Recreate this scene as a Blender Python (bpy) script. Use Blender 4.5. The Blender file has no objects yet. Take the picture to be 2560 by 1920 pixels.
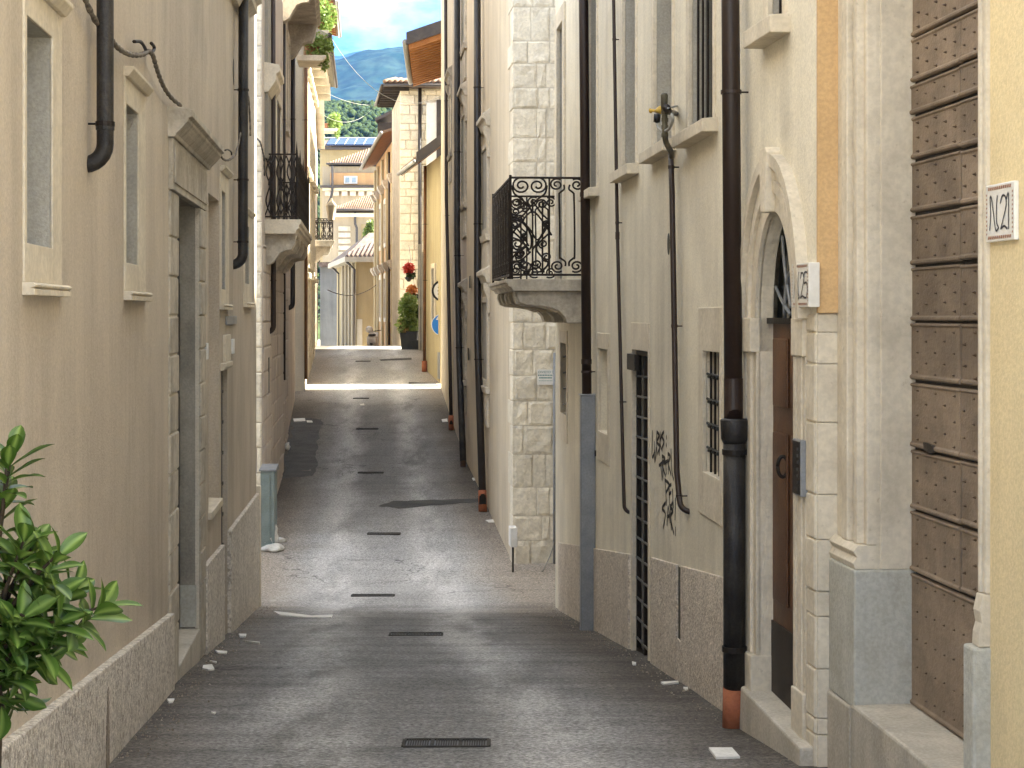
import bpy, bmesh, math, random
from mathutils import Vector, Matrix
random.seed(7)
R = math.radians
sc = bpy.context.scene
col = sc.collection

# ------------------------------------------------------------------ camera, sky, sun, exposure
F, HOR, ZE = 4500.0, 784.0, 4.0          # focal length in photo pixels, eye-level row, eye height in metres
cam_d = bpy.data.cameras.new('camera'); cam = bpy.data.objects.new('camera', cam_d); col.objects.link(cam)
cam.location = (0, 0, ZE); cam.rotation_euler = (R(90), 0, 0)
cam_d.sensor_width = 36; cam_d.lens = 36*F/2560; cam_d.shift_y = -176/2560
cam_d.clip_start = .1; cam_d.clip_end = 20000
sc.camera = cam
SUN_EL, SUN_AZ = R(42), R(85.6)           # azimuth from +Y (street direction), positive = to the right
SKY_STRENGTH, SUN_STRENGTH, EXPOSURE = .05, 2.9, 4.2
w = bpy.data.worlds.new('World'); sc.world = w; w.use_nodes = True
nt = w.node_tree; nt.nodes.clear()
def wn(t, **k):
    n = nt.nodes.new(t)
    for a, b in k.items(): setattr(n, a, b)
    return n
sky = wn('ShaderNodeTexSky', sky_type='NISHITA', sun_disc=False, sun_elevation=SUN_EL, sun_rotation=SUN_AZ)
sky.air_density = .25; sky.dust_density = 0; sky.ozone_density = .5; sky.altitude = 720
tc = wn('ShaderNodeTexCoord'); mp = wn('ShaderNodeMapping'); mp.inputs['Scale'].default_value = (1, 1, 2.2); mp.inputs['Location'].default_value = (5.48, 2.84, 0)
nz = wn('ShaderNodeTexNoise'); nz.inputs['Scale'].default_value = 11; nz.inputs['Detail'].default_value = 12; nz.inputs['Roughness'].default_value = .60
rp = wn('ShaderNodeValToRGB'); rp.color_ramp.elements[0].position = .40; rp.color_ramp.elements[1].position = .64
e_ = rp.color_ramp.elements.new(.54); e_.color = (.055, .055, .055, 1)
tn = wn('ShaderNodeMix', data_type='RGBA', blend_type='MULTIPLY'); tn.inputs['Factor'].default_value = 1; tn.inputs['B'].default_value = (.37, .45, .48, 1)
mx = wn('ShaderNodeMix', data_type='RGBA'); mx.inputs['B'].default_value = (17.5, 17.2, 16.7, 1)
bg = wn('ShaderNodeBackground'); bg.inputs['Strength'].default_value = SKY_STRENGTH
out = wn('ShaderNodeOutputWorld')
L = nt.links.new
L(tc.outputs['Generated'], mp.inputs['Vector']); L(mp.outputs['Vector'], nz.inputs['Vector']); L(nz.outputs['Fac'], rp.inputs['Fac'])
L(rp.outputs['Color'], mx.inputs['Factor']); L(sky.outputs['Color'], tn.inputs['A']); L(tn.outputs['Result'], mx.inputs['A']); L(mx.outputs['Result'], bg.inputs['Color']); L(bg.outputs[0], out.inputs['Surface'])
sl = bpy.data.lights.new('sun', 'SUN'); sun = bpy.data.objects.new('sun', sl); col.objects.link(sun)
sl.energy = SUN_STRENGTH; sl.angle = R(1.5); sl.color = (1, .95, .86)
sun_dir = Vector((math.cos(SUN_EL)*math.sin(SUN_AZ), math.cos(SUN_EL)*math.cos(SUN_AZ), math.sin(SUN_EL)))
sun.rotation_euler = sun_dir.to_track_quat('Z', 'Y').to_euler(); sun.location = sun_dir*60
vs = sc.view_settings; vs.view_transform = 'Standard'; vs.look = 'None'; vs.exposure = EXPOSURE; vs.gamma = 1; vs.use_curve_mapping = False
vs.use_white_balance = True; vs.white_balance_temperature = 6950; vs.white_balance_tint = 6
sc.render.engine = 'CYCLES'; sc.cycles.use_denoising = True; sc.cycles.max_bounces = 10; sc.cycles.diffuse_bounces = 7
sc.cycles.volume_bounces = 1; sc.cycles.sample_clamp_indirect = 8

# ------------------------------------------------------------------ procedural materials
def pm(name, a, b, sc_=1.5, streak=0, fine=.10, bump=.25, bsc=90, rough=.88, metal=0, fsc=55, lump=0, lo=.35, hi=.68, speck=None, spec=.3, blotch=0, rnd=0, grain=False, patch=0):
    m = bpy.data.materials.new(name); m.use_nodes = True
    t = m.node_tree; N = t.nodes; K = t.links.new
    bs = N['Principled BSDF']; bs.inputs['Roughness'].default_value = rough; bs.inputs['Metallic'].default_value = metal
    bs.inputs['Specular IOR Level'].default_value = spec
    g = N.new('ShaderNodeNewGeometry')
    def noise(scale, det=5, vec=None, dist=0, rgh=.55):
        n = N.new('ShaderNodeTexNoise'); n.inputs['Scale'].default_value = scale; n.inputs['Detail'].default_value = det
        n.inputs['Distortion'].default_value = dist; n.inputs['Roughness'].default_value = rgh
        K(vec or g.outputs['Position'], n.inputs['Vector']); return n.outputs['Fac']
    def ramp(f, p0, p1, v0=0., v1=1.):
        n = N.new('ShaderNodeMapRange'); n.inputs['From Min'].default_value = p0; n.inputs['From Max'].default_value = p1
        n.inputs['To Min'].default_value = v0; n.inputs['To Max'].default_value = v1; n.interpolation_type = 'SMOOTHSTEP'
        K(f, n.inputs['Value']); return n.outputs['Result']
    def mul(c, f):
        n = N.new('ShaderNodeMix'); n.data_type = 'RGBA'; n.blend_type = 'MULTIPLY'; n.inputs['Factor'].default_value = 1
        K(c, n.inputs['A']); K(f, n.inputs['B']); return n.outputs['Result']
    n = N.new('ShaderNodeMix'); n.data_type = 'RGBA'
    n.inputs['A'].default_value = (*a, 1); n.inputs['B'].default_value = (*b, 1)
    K(ramp(noise(sc_, 7, dist=.4), lo, hi), n.inputs['Factor']); c = n.outputs['Result']
    if blotch: c = mul(c, ramp(noise(sc_*.27, 4, rgh=.7), .35, .6, 1-blotch, 1))
    if patch: c = mul(c, ramp(noise(.75, 4, dist=.8), .485, .52, 1-patch, 1)); c = mul(c, ramp(noise(2.1, 3, dist=1.2), .60, .625, 1, 1-patch*.7))
    if rnd:
        oi = N.new('ShaderNodeObjectInfo'); c = mul(c, ramp(oi.outputs['Random'], 0, 1, 1-rnd, 1+rnd*.5))
    if streak:
        mp = N.new('ShaderNodeMapping'); mp.inputs['Scale'].default_value = (2.5, 2.5, 26) if grain else (2.0, 2.0, .16); K(g.outputs['Position'], mp.inputs['Vector'])
        c = mul(c, ramp(noise(1.3, 9, mp.outputs['Vector'], rgh=.68), .40, .74, 1+streak*.25, 1-streak))
    if fine: c = mul(c, ramp(noise(fsc, 3), .3, .7, 1-fine, 1+fine*.6))
    if speck:
        vo = N.new('ShaderNodeTexVoronoi'); vo.inputs['Scale'].default_value = speck[0]; K(g.outputs['Position'], vo.inputs['Vector'])
        mm = N.new('ShaderNodeMix'); mm.data_type = 'RGBA'; mm.inputs['B'].default_value = (*speck[2], 1)
        sp = N.new('ShaderNodeSeparateColor'); K(vo.outputs['Color'], sp.inputs['Color'])
        fac = ramp(sp.outputs['Red'], speck[1], min(speck[1]+.25, 1.0), 0, speck[3])
        if len(speck) > 4: fac = ramp(noise(speck[0], 5, rgh=.62), .63, .74, 0, speck[3])
        K(fac, mm.inputs['Factor']); K(c, mm.inputs['A']); c = mm.outputs['Result']
    K(c, bs.inputs['Base Color'])
    if bump:
        bp = N.new('ShaderNodeBump'); bp.inputs['Strength'].default_value = bump; bp.inputs['Distance'].default_value = .02
        h = noise(bsc, 4)
        if lump:
            ad = N.new('ShaderNodeMath'); ad.operation = 'MULTIPLY_ADD'; ad.inputs[1].default_value = lump
            K(noise(7, 3), ad.inputs[0]); K(h, ad.inputs[2]); h = ad.outputs[0]
        K(h, bp.inputs['Height']); K(bp.outputs['Normal'], bs.inputs['Normal'])
    return m
M = {}
M['l1'] = pm('stucco_rose_beige', (.56, .485, .38), (.49, .42, .33), .55, streak=.15, bump=.22, lump=2.0, blotch=.18, patch=.05)
M['r1'] = pm('stucco_cream', (.80, .735, .585), (.72, .655, .52), .6, streak=.16, bump=.24, lump=2.0, blotch=.18, patch=.05)
M['r2'] = pm('stucco_pale_beige', (.64, .55, .41), (.57, .485, .36), .8, streak=.16, bump=.2, lump=1)
M['r3'] = pm('stucco_mauve_grey', (.52, .455, .395), (.455, .395, .345), .8, streak=.2, bump=.2)
M['ochre'] = pm('stucco_ochre', (.60, .40, .20), (.54, .355, .175), 1.1, streak=.06, bump=.15, lump=1)
M['yellow'] = pm('stucco_yellow', (.74, .61, .36), (.68, .555, .33), 1.0, streak=.06, bump=.18, lump=1)
M['pyellow'] = pm('stucco_pale_yellow', (.44, .37, .225), (.39, .325, .20), .8, streak=.12, bump=.15)
M['orange'] = pm('stucco_orange', (.48, .29, .14), (.42, .255, .13), .8, streak=.15, bump=.15)
M['white'] = pm('stucco_white', (.29, .27, .225), (.25, .235, .195), .7, streak=.18, bump=.15)
M['l3'] = pm('stucco_cream_white', (.64, .585, .47), (.57, .52, .415), .7, streak=.15, bump=.15)
M['pyellow2'] = pm('stucco_soft_yellow', (.30, .245, .14), (.26, .21, .12), .8, streak=.12, bump=.15)
M['l2'] = pm('stucco_grey_beige', (.52, .455, .385), (.46, .40, .34), .8, streak=.2, bump=.2)
M['roughcast'] = pm('roughcast_plinth', (.68, .625, .54), (.58, .53, .455), 3, streak=0, fine=.3, fsc=42, bump=.9, bsc=48, speck=(34, .66, (.30, .26, .21), .7), rough=.95)
M['roughcast2'] = pm('roughcast_plinth_brown', (.66, .585, .485), (.57, .50, .41), 3, streak=0, fine=.3, fsc=42, bump=.9, bsc=48, speck=(34, .70, (.34, .28, .22), .6), rough=.95)
M['stone'] = pm('limestone', (.66, .59, .465), (.56, .495, .385), 3, streak=.12, fine=.09, fsc=30, bump=.2, bsc=40, lump=1.5, speck=(20, .70, (.34, .29, .22), .55, 1), rnd=.06)
M['stone2'] = pm('limestone_weathered', (.52, .465, .375), (.37, .33, .265), 3.2, streak=.22, fine=.13, fsc=24, bump=.3, bsc=36, lump=1.6, speck=(20, .65, (.22, .18, .14), .7, 1), rnd=.08)
M['stone_grey'] = pm('limestone_grey', (.50, .455, .375), (.40, .365, .30), 3, streak=.2, fine=.12, bump=.25, bsc=60, lump=1.2)
M['stone_blue'] = pm('stone_bluish_plinth', (.46, .455, .40), (.40, .385, .325), 4, streak=.08, fine=.12, fsc=40, bump=.3, bsc=70, lump=1)
M['ashlar'] = pm('white_ashlar', (.75, .69, .56), (.64, .58, .465), 5, fine=.12, fsc=20, bump=.55, bsc=22, lump=2, speck=(17, .5, (.36, .31, .24), .7, 1), rnd=.10)
M['mortar'] = pm('lime_mortar', (.62, .56, .45), (.53, .475, .38), 6, bump=.6)
M['reveal'] = pm('plaster_grey_reveal', (.42, .395, .335), (.35, .33, .28), 2, streak=.14, fine=.12, bump=.25)
M['reveal_dark'] = pm('dark_stone_reveal', (.33, .30, .245), (.25, .23, .19), 2.5, streak=.25, fine=.12, bump=.3, blotch=.2)
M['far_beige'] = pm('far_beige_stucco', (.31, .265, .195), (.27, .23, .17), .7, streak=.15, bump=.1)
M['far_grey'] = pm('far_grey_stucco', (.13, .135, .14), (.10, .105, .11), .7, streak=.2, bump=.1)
M['oak'] = pm('weathered_oak', (.27, .205, .145), (.205, .155, .11), 3.5, streak=.10, fine=.08, fsc=20, bump=.3, bsc=60, rough=.85, grain=True, rnd=.2, blotch=.25)
M['brownwood'] = pm('varnished_brown_wood', (.13, .060, .026), (.085, .038, .018), 3, streak=.3, fine=.15, bump=.15, rough=.45)
M['darkwood'] = pm('dark_wood', (.035, .026, .02), (.022, .017, .014), 3, streak=.2, bump=.2, rough=.6)
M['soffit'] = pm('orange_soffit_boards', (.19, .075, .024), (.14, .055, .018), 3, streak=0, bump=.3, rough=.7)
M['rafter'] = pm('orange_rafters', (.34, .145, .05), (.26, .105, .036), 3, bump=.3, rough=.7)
M['bar'] = pm('worn_grey_bars', (.075, .075, .07), (.05, .05, .047), 8, bump=.2, rough=.5, metal=.3)
M['iron'] = pm('wrought_iron', (.020, .017, .015), (.035, .026, .02), 8, bump=.2, rough=.55, metal=.4)
M['pipe_brown'] = pm('brown_painted_pipe', (.030, .017, .0125), (.024, .0135, .010), 3, streak=.25, fine=.12, bump=.06, rough=.45, spec=.4)
M['pipe_black'] = pm('black_cast_iron_pipe', (.011, .010, .010), (.034, .030, .026), 5, streak=.3, fine=.3, fsc=60, bump=.25, rough=.5, spec=.4)
M['pipe_dark'] = pm('dark_bronze_pipe', (.020, .016, .015), (.030, .024, .020), 4, streak=.15, bump=.04, rough=.36, spec=.5)
M['terracotta'] = pm('terracotta_pipe', (.36, .125, .06), (.28, .095, .05), 6, streak=.2, bump=.2)
M['galv'] = pm('galvanised_steel', (.27, .28, .29), (.22, .23, .24), 5, streak=.15, bump=.04, rough=.45, metal=.3)
M['rust'] = pm('rusted_steel', (.09, .05, .03), (.05, .03, .02), 9, bump=.5)
M['brass'] = pm('yellow_valve_paint', (.55, .36, .06), (.45, .28, .05), 10, bump=.1, rough=.5)
M['khaki'] = pm('khaki_painted_pipe', (.085, .075, .045), (.06, .05, .032), 9, bump=.15, rough=.5)
M['greyrubber'] = pm('grey_hose', (.30, .29, .25), (.24, .23, .2), 9, bump=.05, rough=.6)
M['glassdark'] = pm('dark_window_glass', (.012, .014, .015), (.02, .022, .022), 2, fine=0, bump=.02, rough=.12, spec=.6)
M['glasspale'] = pm('pale_window_glass', (.20, .26, .30), (.26, .32, .36), 2, fine=0, bump=.02, rough=.15, spec=.6)
M['whitepaint'] = pm('white_plastic', (.74, .73, .70), (.66, .65, .62), 6, fine=.05, bump=.05, rough=.5)
M['ceramic'] = pm('glazed_white_tile', (.76, .74, .68), (.70, .68, .62), 6, fine=.03, bump=.03, rough=.25, spec=.5)
M['ink'] = pm('grey_black_ink', (.05, .05, .06), (.08, .08, .09), 20, fine=0, bump=0, rough=.5)
M['inkbrown'] = pm('red_brown_glaze', (.30, .15, .10), (.36, .2, .14), 20, fine=0, bump=0, rough=.4)
M['inkteal'] = pm('teal_print', (.03, .16, .17), (.04, .2, .2), 20, fine=0, bump=0, rough=.5)
M['graff'] = pm('black_spray_paint', (.022, .020, .018), (.05, .045, .04), 30, fine=0, bump=0, rough=.7)
M['cabinet'] = pm('grey_green_cabinet', (.20, .245, .235), (.17, .21, .20), 4, streak=.15, bump=.05, rough=.55)
M['bag'] = pm('white_plastic_bag', (.62, .61, .57), (.5, .49, .46), 9, bump=.6, bsc=25, rough=.4)
M['paper'] = pm('white_paper', (.75, .74, .70), (.66, .65, .61), 9, bump=.2, rough=.8)
M['tile'] = pm('roof_tile', (.20, .13, .09), (.12, .075, .05), 2.2, fine=.25, fsc=6, bump=.4, bsc=30)
M['tile_dark'] = pm('old_roof_tile', (.075, .052, .045), (.13, .10, .088), 3.0, fine=.25, fsc=6, bump=.4, bsc=30)
M['gutter'] = pm('dark_gutter', (.045, .038, .035), (.06, .05, .045), 4, bump=.05, rough=.45)
M['copper'] = pm('orange_brown_pipe', (.16, .075, .03), (.12, .055, .025), 4, bump=.05, rough=.45)
M['cable'] = pm('cloth_bound_cable', (.10, .085, .07), (.24, .21, .17), 40, bump=.4)
M['cable_pale'] = pm('pale_cable', (.26, .25, .23), (.22, .21, .195), 12, bump=.2)
M['solar'] = pm('solar_panel', (.02, .04, .09), (.03, .05, .105), 2, fine=0, bump=0, rough=.6, spec=.15)
M['alu'] = pm('aluminium_frame', (.40, .41, .42), (.34, .35, .36), 3, bump=0, rough=.4, metal=.4)
M['planter'] = pm('anthracite_planter', (.045, .047, .047), (.06, .062, .062), 4, bump=.1, rough=.6)
M['pot'] = pm('terracotta_pot', (.34, .15, .08), (.27, .115, .06), 6, bump=.2)
M['sign_blue'] = pm('blue_sign_enamel', (.03, .20, .62), (.03, .18, .56), 5, fine=0, bump=0, rough=.3)
M['black'] = pm('black_paint', (.012, .012, .012), (.02, .02, .02), 5, bump=0, rough=.4)
M['asphalt_dark'] = pm('dark_asphalt_patch', (.080, .080, .080), (.11, .109, .106), 2.5, fine=.45, fsc=90, bump=.7, bsc=110, rough=.92)
M['asphalt_pale'] = pm('pale_asphalt_patch', (.13, .13, .125), (.10, .10, .097), 2.5, fine=.35, fsc=90, bump=.6, bsc=110, rough=.92)
M['bark'] = pm('bark', (.075, .055, .035), (.05, .036, .024), 12, bump=.5)
M['stud'] = pm('rusty_studs', (.075, .05, .035), (.11, .075, .05), 9, bump=.3)
M['gratemetal'] = pm('grate_iron', (.045, .042, .04), (.075, .07, .062), 9, bump=.3, rough=.85, spec=.15)
M['grit'] = pm('loose_grit', (.16, .13, .10), (.34, .30, .25), 30, bump=.3)
M['moss'] = pm('dark_damp_groove', (.075, .075, .055), (.05, .048, .036), 12, bump=.6)
M['stain'] = pm('brown_damp_stain', (.30, .245, .19), (.26, .21, .16), 9, fine=.3, fsc=42, bump=.7, bsc=48)

def leafmat(name, a, b, rough=.45, trans=.25, spec=.5):
    m = bpy.data.materials.new(name); m.use_nodes = True; t = m.node_tree; N = t.nodes; K = t.links.new
    bs = N['Principled BSDF']; bs.inputs['Roughness'].default_value = rough; bs.inputs['Specular IOR Level'].default_value = spec
    oi = N.new('ShaderNodeObjectInfo'); g = N.new('ShaderNodeNewGeometry')
    n = N.new('ShaderNodeTexNoise'); n.inputs['Scale'].default_value = 9; K(g.outputs['Position'], n.inputs['Vector'])
    ad = N.new('ShaderNodeMath'); ad.operation = 'MULTIPLY_ADD'; ad.inputs[1].default_value = .5
    K(oi.outputs['Random'], ad.inputs[0]); 
    s2 = N.new('ShaderNodeMath'); s2.operation = 'SUBTRACT'; s2.inputs[1].default_value = .25; K(n.outputs['Fac'], s2.inputs[0]); K(s2.outputs[0], ad.inputs[2])
    mx = N.new('ShaderNodeMix'); mx.data_type = 'RGBA'; mx.inputs['A'].default_value = (*a, 1); mx.inputs['B'].default_value = (*b, 1)
    K(ad.outputs[0], mx.inputs['Factor'])
    at = N.new('ShaderNodeAttribute'); at.attribute_name = 'rib'; m2 = N.new('ShaderNodeMix'); m2.data_type = 'RGBA'
    K(at.outputs['Fac'], m2.inputs['Factor']); K(mx.outputs['Result'], m2.inputs['A']); m2.inputs['B'].default_value = (b[0]*2.0+.03, b[1]*1.7+.03, b[2]*2+.02, 1); mx = m2
    K(mx.outputs['Result'], bs.inputs['Base Color'])
    tr = N.new('ShaderNodeBsdfTranslucent'); K(mx.outputs['Result'], tr.inputs['Color'])
    ms = N.new('ShaderNodeMixShader'); ms.inputs['Fac'].default_value = trans
    K(bs.outputs[0], ms.inputs[1]); K(tr.outputs[0], ms.inputs[2]); K(ms.outputs[0], N['Material Output'].inputs['Surface'])
    return m
M['laurel'] = leafmat('laurel_leaf', (.040, .10, .014), (.11, .20, .035), .34, .25)
M['leaf'] = leafmat('garden_leaf', (.07, .12, .025), (.15, .20, .05), .55, .35)
M['leaf_bright'] = leafmat('fresh_leaf', (.11, .19, .035), (.26, .33, .09), .55, .4)
M['leaf_lime'] = leafmat('lime_leaf', (.17, .26, .06), (.32, .39, .13), .55, .4)
M['leaf_dark'] = leafmat('dark_leaf', (.02, .045, .012), (.04, .07, .02), .5, .15)
M['petal_red'] = leafmat('red_petal', (.50, .03, .02), (.60, .09, .05), .6, .3)
M['petal_orange'] = leafmat('orange_petal', (.55, .16, .03), (.50, .22, .08), .6, .3)
M['petal_peach'] = leafmat('peach_petal', (.60, .38, .16), (.62, .44, .22), .6, .3)
M['wood_far'] = pm('far_woodland', (.010, .020, .008), (.030, .046, .016), .25, fine=.35, fsc=.5, bump=0, rough=.95, spec=.1)
M['mountain'] = pm('mountain_slope', (.008, .020, .014), (.016, .028, .02), .012, fine=.45, fsc=.045, bump=0, rough=1, lo=.42, hi=.62, spec=.05)
M['meadow'] = pm('hill_meadow', (.07, .08, .035), (.03, .05, .018), .02, fine=.3, fsc=.3, bump=0, rough=1, spec=.05)

def road_material():
    m = bpy.data.materials.new('worn_asphalt'); m.use_nodes = True; t = m.node_tree; N = t.nodes; K = t.links.new
    bs = N['Principled BSDF']; bs.inputs['Roughness'].default_value = .9; bs.inputs['Specular IOR Level'].default_value = .25
    g = N.new('ShaderNodeNewGeometry'); sx = N.new('ShaderNodeSeparateXYZ'); K(g.outputs['Position'], sx.inputs[0])
    def mt(op, a, b=None, c=None):
        n = N.new('ShaderNodeMath'); n.operation = op
        for i, x in enumerate((a, b, c)):
            if x is None: continue
            if isinstance(x, (int, float)): n.inputs[i].default_value = x
            else: K(x, n.inputs[i])
        return n.outputs[0]
    def noise(s, det=6, vec=None, rgh=.6):
        n = N.new('ShaderNodeTexNoise'); n.inputs['Scale'].default_value = s; n.inputs['Detail'].default_value = det; n.inputs['Roughness'].default_value = rgh
        K(vec or g.outputs['Position'], n.inputs['Vector']); return n.outputs['Fac']
    def ss(x, a, b, lo=0, hi=1):
        n = N.new('ShaderNodeMapRange'); n.interpolation_type = 'SMOOTHSTEP'
        for k, v in zip(('From Min', 'From Max', 'To Min', 'To Max'), (a, b, lo, hi)): n.inputs[k].default_value = v
        K(x, n.inputs['Value']); return n.outputs['Result']
    lane = mt('ADD', mt('MULTIPLY_ADD', sx.outputs['Y'], .083, sx.outputs['X']), -.36)
    wob = mt('MULTIPLY_ADD', noise(.35, 3), .7, -.35)
    ab = mt('ABSOLUTE', mt('ADD', lane, wob))
    trk = mt('SUBTRACT', 1, mt('MINIMUM', mt('MULTIPLY', mt('ABSOLUTE', mt('SUBTRACT', ab, .72)), 1.9), 1))
    mpn = N.new('ShaderNodeMapping'); mpn.inputs['Scale'].default_value = (2.2, .5, 1); K(g.outputs['Position'], mpn.inputs['Vector'])
    br = noise(.8, 7, mpn.outputs['Vector'])
    mp2 = N.new('ShaderNodeMapping'); mp2.inputs['Scale'].default_value = (.35, 3.0, 1); K(g.outputs['Position'], mp2.inputs['Vector'])
    cr = noise(1.1, 7, mp2.outputs['Vector'])
    val = mt('ADD', .165, mt('MULTIPLY', ss(trk, 0, 1), mt('MULTIPLY', ss(br, .26, .60), .19)))
    val = mt('ADD', val, ss(br, .3, .7, -.02, .022))
    val = mt('ADD', val, mt('MULTIPLY', ss(cr, .32, .62, -.040, .020), ss(sx.outputs['Y'], 22, 34, 1, .35)))
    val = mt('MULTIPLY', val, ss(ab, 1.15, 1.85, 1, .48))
    val = mt('ADD', val, mt('ADD', ss(sx.outputs['Y'], 46, 54, 0, .17), ss(sx.outputs['Y'], 62, 68, 0, -.19)))  # light put into the colour: shaded far stretch paler, sunlit crest darker
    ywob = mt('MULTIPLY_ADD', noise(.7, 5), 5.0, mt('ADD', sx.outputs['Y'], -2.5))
    val = mt('ADD', val, mt('MULTIPLY', ss(ywob, 20.2, 25.2), ss(ywob, 26.5, 36, .20, 0)))  # side-street light painted in: road colour made paler at the crossing
    sp = noise(40, 3, rgh=.8)
    val = mt('MULTIPLY', val, ss(sp, .30, .72, .50, 1.62))
    sp2 = noise(24, 3)
    val = mt('MULTIPLY', val, ss(sp2, .3, .7, .82, 1.18))
    # crack network, kept to patches
    vo = N.new('ShaderNodeTexVoronoi'); vo.feature = 'DISTANCE_TO_EDGE'; vo.inputs['Scale'].default_value = .55
    dv = N.new('ShaderNodeVectorMath'); dv.operation = 'ADD'
    ncol = N.new('ShaderNodeTexNoise'); ncol.inputs['Scale'].default_value = 2.5; K(g.outputs['Position'], ncol.inputs['Vector'])
    K(g.outputs['Position'], dv.inputs[0]); K(ncol.outputs['Color'], dv.inputs[1]); K(dv.outputs[0], vo.inputs['Vector'])
    ck = ss(vo.outputs['Distance'], .004, .012, 0, 1)
    msk = ss(noise(.25, 2), .5, .62, 0, .5)
    val = mt('MULTIPLY', val, mt('SUBTRACT', 1, mt('MULTIPLY', mt('SUBTRACT', 1, ck), msk)))
    cc = N.new('ShaderNodeCombineColor')
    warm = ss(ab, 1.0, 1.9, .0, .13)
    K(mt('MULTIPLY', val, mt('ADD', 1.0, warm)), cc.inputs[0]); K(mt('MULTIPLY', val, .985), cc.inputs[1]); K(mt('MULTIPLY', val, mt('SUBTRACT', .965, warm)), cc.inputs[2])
    K(cc.outputs[0], bs.inputs['Base Color'])
    bp = N.new('ShaderNodeBump'); bp.inputs['Strength'].default_value = .6; bp.inputs['Distance'].default_value = .012
    K(mt('MULTIPLY_ADD', noise(95, 3), 1, mt('MULTIPLY', noise(9, 4), 1.2)), bp.inputs['Height']); K(bp.outputs['Normal'], bs.inputs['Normal'])
    return m
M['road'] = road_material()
M['paving'] = pm('pale_stone_paving', (.44, .405, .35), (.38, .35, .30), .6, fine=.2, fsc=8, bump=.4, bsc=20)

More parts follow.
